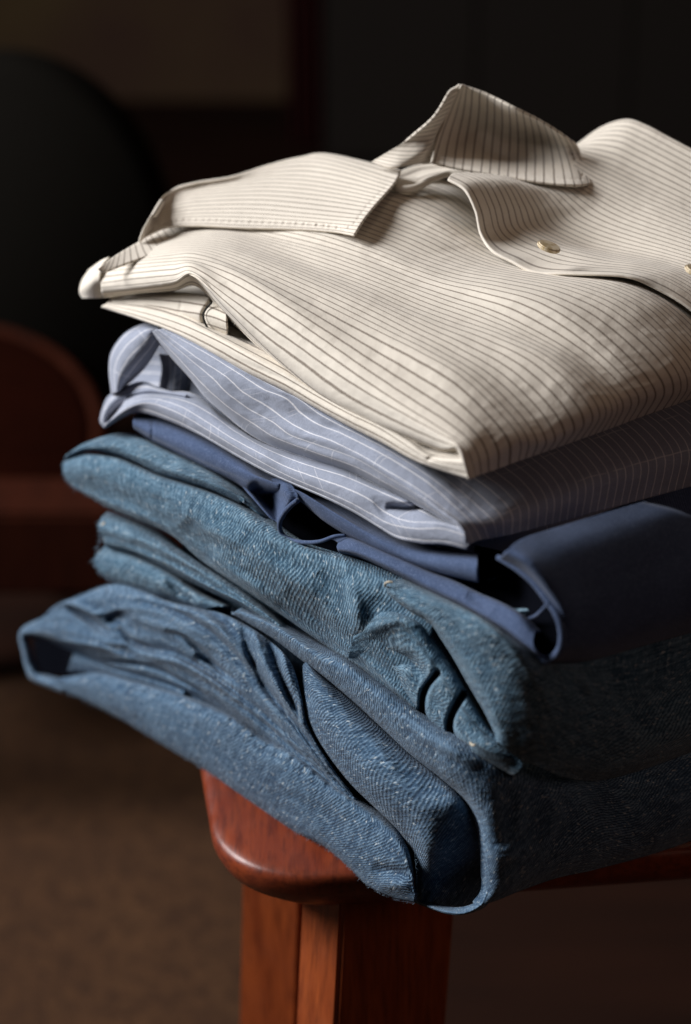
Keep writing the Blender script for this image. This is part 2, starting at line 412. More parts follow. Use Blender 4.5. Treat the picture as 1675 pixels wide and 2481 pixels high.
shirt = thing('striped_shirt', 'cream button-up shirt with thin dark pinstripes, folded on top of the pile', 'shirt', ab(.1, .1, .185))
def A(v): return ('A', v)
def aB(x, y, b=.004): return CA + tB(x, y, b) * (rdir(x, y)[:2] @ Rv)
def aZ(x, y, z): return CA + tZ(x, y, z) * (rdir(x, y)[:2] @ Rv)
def topa(a0, r, b=.003): return [(x, y, ('AA', a0, aB(*r[-1], b))) for x, y in r]
def top(zb, r, b=.003):             # a stripe lies in one upright plane; its ends set which
    return [(x, y, ('AA', aZ(*r[0], zb), aB(*r[-1], b))) for x, y in r]
rows = [
 [(250,722,A(.006)),(330,712,A(.008)),(420,705,A(.012)),(478,695,A(.014)),(545,762,A(.014)),(625,842,A(.014)),(705,912,A(.014)),(790,977,A(.014)),(890,1032,A(.013)),(990,1070,A(.011)),(1070,1093,A(.007)),(1106,1098,A(.004)),(1125,1130,A(.003)),(1136,1160,A(.003))],
 [(246,707,A(.001)),(330,700,A(.001)),(420,688,A(.001)),(470,668,A(-.001)),(543,742,A(-.001)),(622,821,A(0)),(702,894,A(0)),(782,957,A(0)),(882,1013,A(.001)),(982,1054,A(.001)),(1072,1087,A(0)),(1107,1087,A(0)),(1122,1122,A(-.001)),(1134,1161,A(-.001))],
 [(245,694,A(0)),(330,685,A(0)),(420,675,A(0)),(466,662,A(-.001)),(545,724,A(-.001)),(640,802,A(0)),(740,872,A(0)),(840,945,A(0)),(930,995,A(0)),(1010,1036,A(0)),(1080,1068,A(.0)),(1112,1082,A(0)),(1130,1120,A(0)),(1140,1160,A(0))],
 [(244,680,A(.001)),(330,668,A(.001)),(420,660,A(.001)),(466,654,A(.001)),(555,712,A(.001)),(640,768,A(.002)),(703,811,A(.002)),(790,872,A(.002)),(880,933,A(.002)),(960,981,A(.002)),(1050,1035,A(.002)),(1118,1078,A(.002)),(1138,1118,A(.002)),(1148,1158,A(.002))],
 [(247,663,A(.004)),(350,652,A(.004)),(420,645,A(.004)),(470,641,A(.004)),(535,675,A(.005)),(600,713,A(.005)),(703,777,A(.005)),(783,833,A(.005)),(883,903,A(.005)),(983,970,A(.005)),(1070,1025,A(.005)),(1130,1070,A(.005)),(1152,1110,A(.005)),(1160,1152,A(.006))],
 topa(.008, [(262,645),(347,635),(410,630),(463,628),(530,645),(600,675),(703,735),(800,795),(900,858),(1000,920),(1100,985),(1165,1045),(1193,1095),(1196,1140)]),
 topa(.013, [(280,632),(360,621),(420,614),(470,610),(530,625),(610,658),(710,705),(810,755),(910,806),(1010,856),(1110,915),(1200,1000),(1250,1065),(1250,1120)]),
 topa(.022, [(330,606),(400,596),(460,592),(530,598),(610,622),(700,657),(800,699),(900,745),(1000,795),(1100,845),(1200,905),(1290,990),(1334,1060),(1320,1096)]),
 topa(.035, [(400,574),(470,570),(540,574),(600,590),(700,626),(800,660),(900,698),(1000,742),(1100,780),(1200,815),(1310,867),(1400,945),(1438,1010),(1410,1064)]),
 topa(.048, [(470,550),(530,550),(600,562),(700,585),(800,612),(900,648),(1000,688),(1100,722),(1200,755),(1310,808),(1410,870),(1485,940),(1510,985),(1488,1036)]),
 topa(.057, [(560,540),(640,545),(720,557),(800,575),(900,610),(1000,650),(1090,680),(1190,700),(1300,730),(1400,787),(1490,863),(1548,925),(1568,965),(1542,1015)]),
 topa(.066, [(640,520),(720,522),(800,537),(870,560),(950,590),(1040,628),(1130,656),(1240,676),(1360,702),(1470,750),(1565,825),(1628,895),(1642,945),(1618,988)]),
 topa(.082, [(760,490),(830,498),(900,518),(970,545),(1050,578),(1130,618),(1220,648),(1330,668),(1450,690),(1555,735),(1640,812),(1695,880),(1712,925),(1690,962)]),
 topa(.098, [(850,465),(920,472),(1000,498),(1080,535),(1150,580),(1230,622),(1320,648),(1430,664),(1540,690),(1630,742),(1710,815),(1765,880),(1785,910),(1765,936)]),
 topa(.124, [(930,440),(1000,445),(1080,470),(1150,520),(1230,580),(1330,620),(1440,640),(1560,665),(1660,715),(1750,790),(1820,850),(1860,885),(1870,895),(1855,905)], .022),
 topa(.142, [(975,424),(1040,428),(1105,448),(1165,490),(1240,545),(1345,600),(1450,620),(1570,645),(1680,695),(1780,765),(1860,820),(1905,855),(1920,865),(1910,875)], .03),
]
sheet('body', rows, M_CREAM, shirt, n=[-4,-2.4,-1.2,0,1,3,5,9,13.6,18.5,21.5,25,29.5,34,39,43], nu=320, per=13, sm=10, crumple=.0009, cs=24, ns=1.0, wr=(.00045,9,38),
      crease=[([(640,600),(760,700),(900,770),(1050,800)],60,.0022),([(520,640),(650,700),(760,790),(900,870)],30,-.0014),([(1040,760),(1150,800),(1250,900)],40,.0012),
              ([(560,560),(680,600),(800,680),(900,700)],25,.0012),([(650,880),(800,985),(960,1060),(1090,1085)],14,.0022),([(1180,700),(1300,800),(1450,960)],35,-.0010),
              ([(850,585),(960,655),(1100,668),(1290,664)],9,.0010)])
# plain rolled end of the side seam
sheet('side_hem', [[(264,622,A(.006)),(246,645,A(.003)),(241,680,A(.0)),(247,722,A(.006))],
                   [(246,630,A(.006)),(228,655,A(.002)),(220,688,A(-.001)),(228,723,A(.004))],
                   [(228,643,A(.008)),(210,668,A(.004)),(202,697,A(.001)),(208,723,A(.004))],
                   [(214,655,A(.014)),(198,680,A(.010)),(192,705,A(.006)),(198,722,A(.008))],
                   [(222,665,A(.022)),(208,685,A(.020)),(203,705,A(.016)),(206,720,A(.014))]], M_CREAM, shirt, n=[.02,.03,.04,.05,.06], nu=60, crumple=.0002)
# yoke strip between body and collar, stripes run across it
sheet('yoke', [[(240,650),(275,622),(325,592),(375,565),(430,545),(480,540),(530,542),(560,548)],
               [(252,660),(300,640),(350,622),(400,605),(450,586),(495,570),(530,558),(560,552)]],
      M_CREAM, shirt, modes=[('ZZ',.2105,.2195),('ZZ',.2085,.2185)], nu=120, per=14, crumple=.0003, swap=False, n=None)
yk = shirt.children[-1]
l = yk.data.uv_layers[0]
for d_ in l.data: d_.uv = (d_.uv[1], d_.uv[0] / .0042)
# lower layers at the left side
sheet('under_layer', [
 [(262,728,A(.020)),(360,722,A(.020)),(450,738,A(.020)),(530,775,A(.022)),(610,818,A(.022)),(700,868,A(.020)),(780,940,A(.018)),(860,992,A(.018)),(940,1027,A(.016)),(1010,1060,A(.013)),(1060,1085,A(.009)),(1116,1100,A(.004))],
 [(262,732,A(.008)),(360,733,A(.010)),(450,758,A(.010)),(520,797,A(.010)),(600,838,A(.009)),(690,882,A(.008)),(760,938,A(.008)),(850,990,A(.008)),(930,1025,A(.007)),(1000,1062,A(.006)),(1050,1095,A(.005)),(1118,1100,A(.002))],
 [(256,736,A(.003)),(350,752,A(.003)),(440,778,A(.003)),(520,813,A(.002)),(600,855,A(.001)),(690,905,A(.001)),(765,950,A(.001)),(845,995,A(.001)),(920,1030,A(.002)),(990,1075,A(.001)),(1045,1108,A(.000)),(1124,1118,A(-.001))],
 [(248,740,A(.001)),(340,764,A(.001)),(430,795,A(.001)),(515,835,A(.000)),(605,885,A(-.001)),(695,930,A(-.001)),(770,975,A(-.001)),(850,1018,A(-.001)),(925,1055,A(0)),(1000,1100,A(0)),(1060,1125,A(-.001)),(1130,1140,A(-.001))],
 [(246,745,A(.002)),(335,774,A(.001)),(425,808,A(.001)),(505,850,A(.001)),(600,903,A(.001)),(690,946,A(.001)),(765,988,A(.001)),(848,1034,A(.001)),(930,1075,A(.001)),(1000,1114,A(.001)),(1062,1138,A(.001)),(1134,1160,A(.0))],
 [(256,746,A(.012)),(345,776,A(.012)),(430,808,A(.012)),(510,850,A(.012)),(605,902,A(.012)),(695,945,A(.012)),(770,986,A(.012)),(850,1030,A(.012)),(930,1070,A(.012)),(1000,1108,A(.010)),(1062,1130,A(.008)),(1130,1150,A(.008))]],
 M_CREAM, shirt, n=[-.2,.8,2,3.3,4.2,5], nu=240, crumple=.0005, cs=45,
 crease=[([(560,865),(700,925),(840,1000),(1000,1085)],7,.0014),([(1040,1112),(1075,1098),(1112,1100)],6,.002,0)])
sheet('cuff', [
 [(262,716),(350,712),(430,708),(490,715),(522,728),(548,742)],
 [(270,727),(350,725),(425,730),(485,738),(520,748),(548,760)],
 [(282,737),(360,740),(430,752),(490,762),(522,770),(548,780)],
 [(320,746),(385,757),(440,772),(495,784),(524,792),(550,800)],
 [(370,758),(420,772),(460,788),(505,803),(528,810),(550,817)]],
 M_CREAM, shirt, modes=[A(.014),A(.009),A(.007),A(.008),A(.012)], n=[.6,1.5,2.5,3.5,4.4], nu=100, crumple=.0003,
 crease=[([(513,728),(494,758),(497,785),(517,818)],5,.004,0),([(440,720),(436,760)],4,.0012)])
tube('cuff_seam', [(513,733,A(.0085)),(494,758,A(.0065)),(498,784,A(.0065)),(516,814,A(.0095))], .0005, M_THR, shirt)
sheet('inner_sleeve', [[(545,735),(600,790),(660,850),(720,900)],[(545,775),(590,812),(650,855),(700,890)],[(548,815),(600,832),(650,862),(690,885)]],
      M_CREAM, shirt, modes=[A(.04),A(.034),A(.02)], n=[0,3,6], nu=80, crumple=.002, cs=90, swap=True)
core('inner_fold', M_CREAM, shirt, .168, .190)
fibres('lint', [(560,775,A(-.001)),(622,822,A(-.001)),(702,895,A(-.001))], 70, .0016, .00006, M_CFIB, shirt, 9, (0, -1))
# collar
sheet('collar_leaf', [
 [(340,588),(365,565),(410,548),(480,545),(590,550),(700,553),(800,560),(857,569)],
 [(345,572),(375,537),(430,517),(520,511),(620,512),(720,520),(805,528),(878,535)],
 [(352,555),(388,505),(450,480),(540,471),(640,468),(740,475),(830,487),(905,500)],
 [(360,541),(400,482),(465,455),(560,442),(650,430),(745,432),(840,448),(932,470)],
 [(366,530),(410,467),(470,445),(560,430),(645,405),(725,388),(810,396),(958,440)],
 [(372,524),(414,462),(472,441),(562,426),(645,400),(725,380),(800,372),(972,412)],
 [(380,530),(420,470),(480,450),(565,436),(645,412),(725,393),(800,386),(965,420)]],
 M_CREAM, shirt, modes=[('ZZ',.2135,.2335),('ZZ',.217,.2375),('ZZ',.220,.241),('ZZ',.223,.244),('ZZ',.225,.2465),('ZZ',.2245,.2465),('ZZ',.216,.240)],
 n=[-.9,3,7,11,15,18,21], ns=1.0, nu=280, per=16, sm=6, thick=.0011, crumple=.0006, wr=(.0003,10,50),
 crease=[([(352,566),(385,551),(420,537),(480,533),(590,538),(700,541),(800,548),(845,555),(892,497),(942,447)],3.5,.0006,0,40)])
Gr = [[(1117,207),(1090,262),(1062,332),(1044,392)],[(1131,213),(1124,270),(1110,335),(1100,404)],[(1182,232),(1180,290),(1173,350),(1166,415)],
 [(1242,262),(1246,312),(1245,362),(1242,428)],[(1300,291),(1311,332),(1317,378),(1318,440)],[(1350,320),(1366,357),(1380,398),(1392,447)],[(1390,346),(1406,372),(1419,402),(1433,443)]]
Gz = [(.283,.270,.259,.251),(.282,.268,.256,.249),(.279,.264,.2535,.248),(.275,.260,.251,.2465),(.269,.256,.2495,.2455),(.263,.2535,.248,.2445),(.257,.251,.2465,.243)]
sheet('collar_leaf', [[(x, y, ('Z', z)) for (x, y), z in zip(r, zz)] for r, zz in zip(Gr, Gz)], M_CREAM, shirt, n=[.1,2.5,5.5,9,12.5,15.5,17.9],
      nu=160, per=16, sm=3, thick=.0013, lift=.006, crumple=.0006, crease=[([(1062,385),(1100,393),(1165,404),(1240,416),(1318,428),(1388,434),(1415,430),(1400,400),(1380,360)],3.5,.0006,0,40),([(1117,207),(1090,262),(1062,332),(1044,392)],12,-.002,0)])
sheet('collar_back', [[(900,392),(950,405),(1000,400),(1046,392)],[(940,368),(990,372),(1030,368),(1056,352)],[(1005,328),(1035,324),(1058,318),(1070,306)],
 [(1055,285),(1070,276),(1086,268),(1096,256)],[(1092,226),(1100,218),(1110,212),(1119,207)]], M_CREAM, shirt,
 modes=[('ZZ',.250,.2515),('ZZ',.256,.257),('ZZ',.264,.264),('ZZ',.273,.2735),('ZZ',.283,.2835)], n=[0,4,8,12,16], nu=80, sm=3, thick=.0015)
sheet('collar_stand', [[(945,432),(975,412),(1020,398),(1075,398),(1140,405)],[(952,446),(985,436),(1030,418),(1080,410),(1140,413)],[(958,455),(990,452),(1035,435),(1085,420),(1140,420)]],
      M_CREAM, shirt, modes=[('ZZ',.2375,.240),('ZZ',.2355,.239),('ZZ',.238,.2405)], n=[0,1,2], nu=90, crumple=.0003)
tube('stand_rim', [(952,440,('Z',.243)),(966,457,('Z',.2425)),(1005,455,('Z',.2425)),(1045,436,('Z',.243)),(1085,421,('Z',.244)),(1125,424,('Z',.244))], .0018, M_CREAM, shirt)
Pr = [
 [(1086,432),(1129,460),(1155,511),(1168,567),(1194,606),(1241,632),(1297,658),(1387,661),(1516,667),(1590,696),(1675,748),(1740,820),(1775,880),(1765,930)],
 [(1100,420),(1150,445),(1180,500),(1196,560),(1225,592),(1275,615),(1335,638),(1420,648),(1530,657),(1610,680),(1690,730),(1765,805),(1805,870),(1800,915)],
 [(1150,418),(1205,442),(1235,495),(1252,550),(1290,575),(1345,598),(1410,615),(1480,630),(1560,642),(1640,665),(1730,720),(1810,790),(1850,850),(1845,890)],
 [(1220,425),(1270,452),(1302,500),(1325,545),(1368,570),(1420,592),(1480,607),(1545,620),(1620,637),(1700,665),(1790,715),(1870,780),(1910,830),(1905,870)],
 [(1290,440),(1335,462),(1370,495),(1400,525),(1445,548),(1500,568),(1560,586),(1620,603),(1690,625),(1770,655),(1860,705),(1930,765),(1965,810),(1960,850)],
 [(1360,435),(1405,455),(1440,477),(1480,500),(1525,522),(1575,541),(1630,560),(1690,582),(1750,605),(1830,640),(1915,690),(1990,745),(2020,790),(2015,820)],
 [(1392,395),(1430,418),(1470,438),(1515,460),(1560,482),(1610,503),(1665,527),(1725,552),(1790,580),(1870,620),(1955,670),(2030,725),(2065,765),(2060,795)],
 [(1395,365),(1440,378),(1490,396),(1535,418),(1585,442),(1640,468),(1695,495),(1755,525),(1820,556),(1900,600),(1985,650),(2060,705),(2095,745),(2090,770)],
 [(1397,352),(1445,335),(1500,336),(1550,358),(1605,386),(1660,415),(1720,448),(1780,480),(1845,515),(1925,560),(2010,615),(2085,670),(2120,710),(2115,740)],
 [(1398,348),(1458,306),(1518,288),(1568,303),(1625,333),(1680,362),(1740,395),(1800,430),(1865,465),(1945,515),(2030,570),(2105,630),(2140,670),(2135,700)]]
PF = [.118,.118,.118,.116,.112,.112,.113,.118,.130,.139,.146,.151,.154,.156]
PLn = [.118 + .038 * j / 13 for j in range(14)]
rows = [[(x, y, A(PF[j] * (1 - min(i / 3, 1)) + PLn[j] * min(i / 3, 1) + dl * (1 - .25 * j / 13))) for j, (x, y) in enumerate(r)] for i, (r, dl) in enumerate(zip(Pr, (0,.008,.019,.031,.043,.056,.069,.082,.096,.110)))]
sheet('placket', rows, M_CREAM, shirt, n=[-.1,1.2,5,9.5,14,18.5,23,27,31,35], ns=1.0, wr=(.0003,8,40), lift=.001, nu=240, sm=25, thick=.0012, crumple=.0005,
      crease=[([(1400,600),(1480,625),(1530,660)],18,.0015)])
for (x, y, z, s_) in ((1330,598,None,1),(1688,657,None,1)):
    pa = .122 if x < 1500 else .148
    t = tA(x, y, pa) - .008; c = world(x, y, t)
    bm = bmesh.new()
    bmesh.ops.create_cone(bm, cap_ends=True, segments=28, radius1=.0054, radius2=.0054, depth=.0020)
    bmesh.ops.bevel(bm, geom=[e for e in bm.edges if abs(e.verts[0].co.z - e.verts[1].co.z) < 1e-6], offset=.0006, segments=2, affect='EDGES')
    me = bpy.data.meshes.new('button'); bm.to_mesh(me); bm.free(); me.materials.append(M_BTN)
    b = link(bpy.data.objects.new('button', me), shirt); b.matrix_parent_inverse.identity()
    b.location = Vector(c) - shirt.location; b.rotation_euler = (math.radians(8), math.radians(16), .3)

# ------------------------------------------------------------------ the blue chambray shirt
blue = thing('striped_shirt', 'grey-blue shirt with thin white stripes, folded directly under the cream shirt', 'shirt', ab(.1, .1, .13))
def S(v): return ('S', v)
def topb(zb, r, b=-.004): return top(zb, r, b)
rows = [
 [(366,806,A(.012)),(385,832,A(.012)),(420,872,A(.012)),(462,918,A(.012)),(495,960,A(.012)),(545,1005,A(.010)),(600,1050,A(.010)),(660,1082,A(.010)),(760,1117,A(.010)),(860,1150,A(.010)),(940,1190,A(.010)),(1010,1225,A(.008)),(1070,1258,A(.005)),(1112,1290,A(.002)),(1126,1322,A(0))],
 [(370,803,A(.002)),(392,828,A(.001)),(428,866,A(0)),(472,915,A(-.001)),(512,955,A(-.001)),(560,995,A(.000)),(612,1030,A(.001)),(665,1062,A(.001)),(760,1098,A(.001)),(860,1133,A(.001)),(940,1175,A(0)),(1010,1213,A(0)),(1070,1250,A(-.001)),(1115,1283,A(-.001)),(1130,1324,A(-.001))],
 [(376,800,A(-.001)),(410,830,A(-.001)),(455,868,A(-.002)),(510,915,A(-.003)),(550,955,A(-.002)),(600,992,A(0)),(655,1022,A(.001)),(700,1055,A(.001)),(770,1080,A(.001)),(860,1112,A(0)),(935,1155,A(-.001)),(1005,1196,A(-.002)),(1065,1235,A(-.002)),(1118,1276,A(-.002)),(1138,1320,A(-.001))],
 [(384,798,A(-.001)),(425,828,A(-.001)),(480,868,A(-.002)),(545,910,A(-.002)),(590,950,A(-.001)),(645,982,A(.001)),(695,1018,A(.002)),(745,1046,A(.002)),(800,1066,A(.001)),(870,1100,A(0)),(935,1138,A(-.001)),(1010,1183,A(-.001)),(1080,1235,A(0)),(1127,1272,A(.001)),(1148,1314,A(.002))],
 [(394,796,A(.001)),(440,822,A(.001)),(500,855,A(.001)),(570,898,A(.001)),(640,942,A(.001)),(695,965,A(.002)),(735,1003,A(.003)),(775,1028,A(.003)),(830,1050,A(.003)),(900,1085,A(.003)),(960,1118,A(.004)),(1040,1170,A(.004)),(1105,1228,A(.004)),(1145,1268,A(.005)),(1167,1308,A(.007))],
 [(406,794,A(.006)),(460,820,A(.006)),(525,853,A(.006)),(600,896,A(.006)),(690,940,A(.006)),(740,968,A(.006)),(790,998,A(.006)),(850,1030,A(.007)),(910,1062,A(.008)),(970,1095,A(.009)),(1040,1140,A(.010)),(1100,1185,A(.011)),(1155,1235,A(.011)),(1188,1268,A(.012)),(1198,1303,A(.014))],
 topb(.160, [(440,796),(500,815),(570,846),(640,883),(710,925),(770,955),(830,985),(890,1015),(950,1045),(1010,1075),(1080,1110),(1145,1150),(1205,1195),(1243,1240),(1245,1294)]),
 topb(.160, [(520,770),(590,795),(660,830),(730,865),(800,900),(860,930),(920,960),(980,990),(1040,1020),(1100,1050),(1170,1085),(1235,1120),(1290,1165),(1320,1215),(1318,1276)]),
 topb(.160, [(600,740),(680,770),(750,800),(820,835),(890,868),(950,897),(1010,925),(1070,952),(1130,980),(1190,1008),(1260,1042),(1325,1080),(1380,1128),(1410,1180),(1402,1253)]),
 topb(.160, [(700,710),(780,740),(850,770),(920,800),(990,830),(1050,857),(1110,884),(1170,912),(1230,940),(1290,968),(1360,1003),(1425,1042),(1480,1090),(1512,1145),(1500,1226)]),
 topb(.160, [(800,680),(880,710),(960,740),(1030,770),(1100,800),(1160,825),(1220,850),(1280,877),(1340,905),(1400,933),(1475,968),(1545,1008),(1600,1055),(1630,1110),(1615,1195)]),
 topb(.160, [(920,650),(1010,680),(1090,710),(1170,740),(1240,765),(1300,790),(1360,815),(1420,842),(1480,868),(1540,897),(1615,932),(1690,970),(1750,1015),(1780,1070),(1760,1155)])]
sheet('body', rows, M_CHAM, blue, n=[-2.5,-1.6,-.6,.5,1.5,3,5.5,9,13.6,18.7,24.6,32], nu=280, sm=4, crumple=.0009, cs=30, ns=1.03, wr=(.0004,10,60),
      crease=[([(600,905),(670,990),(760,1030)],16,.0018),([(860,1120),(910,1150),(1000,1210)],9,.0022),([(640,1010),(720,1050),(860,1090)],10,-.0012),([(690,930),(720,990),(780,1010)],12,.0012)])
sheet('side_panel', [
 [(306,962,A(.010)),(350,950,A(.012)),(410,948,A(.014)),(460,950,A(.016)),(500,972,A(.016)),(545,1012,A(.014)),(605,1055,A(.012)),(665,1083,A(.011)),(745,1108,A(.011)),(835,1133,A(.011)),(910,1170,A(.011)),(980,1205,A(.010)),(1040,1238,A(.009)),(1085,1262,A(.008)),(1110,1272,A(.006))],
 [(298,978,A(.003)),(338,960,A(.004)),(395,960,A(.005)),(455,972,A(.006)),(510,1000,A(.006)),(565,1040,A(.005)),(630,1078,A(.004)),(690,1105,A(.004)),(755,1128,A(.003)),(835,1152,A(.003)),(905,1182,A(.003)),(975,1212,A(.004)),(1030,1240,A(.006)),(1075,1262,A(.006)),(1114,1276,A(.003))],
 [(285,996,A(.000)),(325,972,A(.000)),(375,966,A(.001)),(440,985,A(.001)),(500,1020,A(.001)),(565,1062,A(0)),(640,1102,A(-.001)),(695,1130,A(-.001)),(765,1155,A(-.001)),(835,1180,A(-.001)),(895,1208,A(.000)),(935,1240,A(.002)),(990,1262,A(.001)),(1060,1266,A(-.001)),(1122,1280,A(-.001))],
 [(270,1014,A(-.001)),(315,985,A(-.002)),(365,977,A(-.001)),(432,1000,A(-.001)),(498,1038,A(-.001)),(570,1082,A(-.002)),(645,1125,A(-.002)),(708,1157,A(-.002)),(780,1187,A(-.002)),(845,1215,A(-.002)),(900,1245,A(-.001)),(945,1268,A(-.001)),(1005,1280,A(-.002)),(1070,1280,A(-.002)),(1127,1296,A(-.002))],
 [(258,1028,A(-.001)),(305,1000,A(-.001)),(350,990,A(0)),(425,1016,A(0)),(495,1053,A(0)),(572,1098,A(0)),(648,1140,A(-.001)),(714,1170,A(-.001)),(790,1202,A(-.001)),(858,1235,A(-.001)),(915,1270,A(-.001)),(962,1296,A(-.001)),(1020,1306,A(-.001)),(1075,1308,A(-.001)),(1131,1322,A(-.001))],
 [(252,1037,A(.002)),(298,1010,A(.002)),(340,1000,A(.003)),(418,1024,A(.003)),(494,1060,A(.002)),(575,1107,A(.002)),(650,1148,A(.001)),(716,1177,A(.001)),(792,1210,A(.001)),(862,1245,A(.001)),(920,1280,A(.001)),(965,1306,A(.001)),(1020,1318,A(.001)),(1075,1320,A(.001)),(1131,1332,A(.001))],
 [(256,1036,A(.012)),(302,1010,A(.014)),(345,1000,A(.016)),(420,1022,A(.016)),(496,1057,A(.016)),(577,1103,A(.016)),(652,1144,A(.016)),(718,1173,A(.016)),(794,1205,A(.016)),(864,1240,A(.016)),(922,1273,A(.016)),(967,1298,A(.016)),(1020,1310,A(.014)),(1075,1312,A(.010)),(1128,1325,A(.006))]],
 M_CHAM, blue, n=[-.5,.4,1.4,2.4,3.3,3.9,4.6], ns=1.03, nu=280, crumple=.0009, cs=36, wr=(.0004,12,90),
 crease=[([(935,1226),(985,1232),(1030,1228),(1075,1252)],9,.010),([(560,1040),(680,1100),(830,1140)],8,-.0012)])
sheet('tucked_hem', [
 [(252,1036),(242,1020),(248,990),(262,960),(298,938),(345,924),(385,938),(440,955)],
 [(256,1034),(252,1015),(262,990),(284,968),(318,956),(358,948),(398,952),(450,960)],
 [(262,1030),(266,1012),(280,995),(302,978),(335,964),(368,958),(405,960),(452,964)]], M_CHAM, blue, modes=[A(.012),A(.008),A(.016)], n=[1,2,3], nu=100, thick=.0012)
sheet('rolled_edge', [
 [(280,955,A(.022)),(276,900,A(.024)),(280,862,A(.024)),(298,830,A(.024)),(322,806,A(.024)),(355,790,A(.024)),(392,790,A(.022))],
 [(270,955,A(.010)),(264,900,A(.012)),(268,858,A(.012)),(288,823,A(.012)),(314,799,A(.012)),(350,783,A(.012)),(388,785,A(.012))],
 [(278,952,A(.003)),(276,905,A(.004)),(284,868,A(.004)),(304,838,A(.004)),(328,816,A(.004)),(356,798,A(.004)),(384,797,A(.006))],
 [(288,948,A(.004)),(296,915,A(.004)),(314,885,A(.004)),(336,858,A(.004)),(354,840,A(.005)),(370,820,A(.005)),(386,812,A(.009))],
 [(292,948,A(.014)),(322,922,A(.014)),(348,896,A(.014)),(366,872,A(.014)),(378,852,A(.014)),(386,838,A(.014)),(398,828,A(.014))]],
 M_CHAM, blue, n=[1,2,3.4,5,6.4], nu=110, crumple=.0006, cs=70)
sheet('inner_pleat', [[(385,858),(392,890),(388,925),(384,952)],[(410,862),(412,895),(408,930),(405,955)],[(440,870),(440,900),(436,930),(434,955)],[(490,890),(485,920),(478,945),(470,965)]],
      M_CHAM, blue, modes=[A(.030),A(.020),A(.022),A(.03)], n=[0,2.4,4.5,6.5], nu=60, crumple=.0008, cs=80)
sheet('inner_back', [[(300,830),(360,820),(430,840),(520,900)],[(285,900),(350,890),(420,900),(510,945)],[(285,975),(350,970),(420,972),(510,985)]], M_CHAM, blue, modes=[A(.045),A(.05),A(.045)], n=[0,3,6], nu=60, crumple=.001, cs=70)
core('inner_fold', M_CHAM, blue, .128, .166)

# ------------------------------------------------------------------ the blue twill trousers
B0 = -.058
chino = thing('twill_trousers', 'plain navy blue twill trousers with belt loops, folded between the shirts and the denim', 'trousers', ab(.1, .1, .11))
sheet('waistband', [
 [(340,995),(400,1010),(470,1040),(540,1075),(610,1120),(680,1160),(750,1190),(830,1225),(910,1270),(990,1312),(1080,1330),(1160,1340)],
 [(326,1010),(390,1030),(460,1058),(530,1092),(600,1132),(665,1172),(740,1202),(820,1242),(900,1285),(985,1325),(1075,1345),(1158,1352)],
 [(322,1025),(380,1052),(450,1082),(520,1115),(590,1145),(650,1165),(725,1190),(812,1245),(895,1298),(980,1345),(1070,1368),(1156,1380)],
 [(325,1038),(370,1066),(430,1096),(500,1130),(565,1160),(620,1190),(700,1196),(790,1262),(880,1312),(980,1358),(1072,1388),(1158,1408)],
 [(332,1044),(372,1070),(432,1100),(502,1134),(568,1168),(625,1200),(712,1206),(792,1268),(882,1320),(980,1364),(1074,1394),(1160,1414)]],
 M_CHINO, chino, modes=[-.014,-.004,.000,-.002,-.012], nu=240, crumple=.0007, cs=36,
 crease=[([(622,1185),(650,1196),(672,1205)],13,.012,0),([(370,1020),(369,1062)],3,.0012,0),([(690,1165),(682,1178),(690,1196)],4,.0025,0)])
sheet('belt_loop', [
 [(590,1178,-.004),(618,1208,-.003),(646,1240,-.003),(672,1268,-.004)],
 [(630,1170,-.012),(648,1200,-.016),(664,1232,-.012),(677,1264,-.002)],
 [(672,1158,-.004),(684,1185,.001),(692,1212,.002),(684,1250,.001)],
 [(700,1165,-.001),(714,1185,.000),(722,1208,.001),(700,1228,.0)]], M_CHINO, chino, nu=70, crumple=.0004)
tube('loop_edge', [(722,1212,.002),(704,1226,.003),(688,1245,.003),(678,1268,.003),(682,1290,.002),(700,1306,.001),(735,1314,.0),(775,1312,-.001),(810,1300,-.003),(838,1297,-.006)], (.0013, .0008), M_CHINO, chino)
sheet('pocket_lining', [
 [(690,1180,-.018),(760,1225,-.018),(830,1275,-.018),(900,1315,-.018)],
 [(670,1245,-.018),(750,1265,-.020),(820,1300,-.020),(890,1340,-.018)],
 [(676,1300,-.010),(735,1324,-.012),(810,1336,-.014),(880,1356,-.014)]], M_SHADE, chino, nu=60)  # black sheet painted as the shade in the loop opening
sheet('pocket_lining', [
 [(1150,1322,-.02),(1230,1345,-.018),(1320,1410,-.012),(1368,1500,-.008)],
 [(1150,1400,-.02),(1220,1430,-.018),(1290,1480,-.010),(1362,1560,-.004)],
 [(1160,1440,-.02),(1210,1490,-.012),(1270,1565,-.005),(1330,1594,-.002)]], M_SHADE, chino, nu=60)  # same at the leg end: shade put in as a black sheet
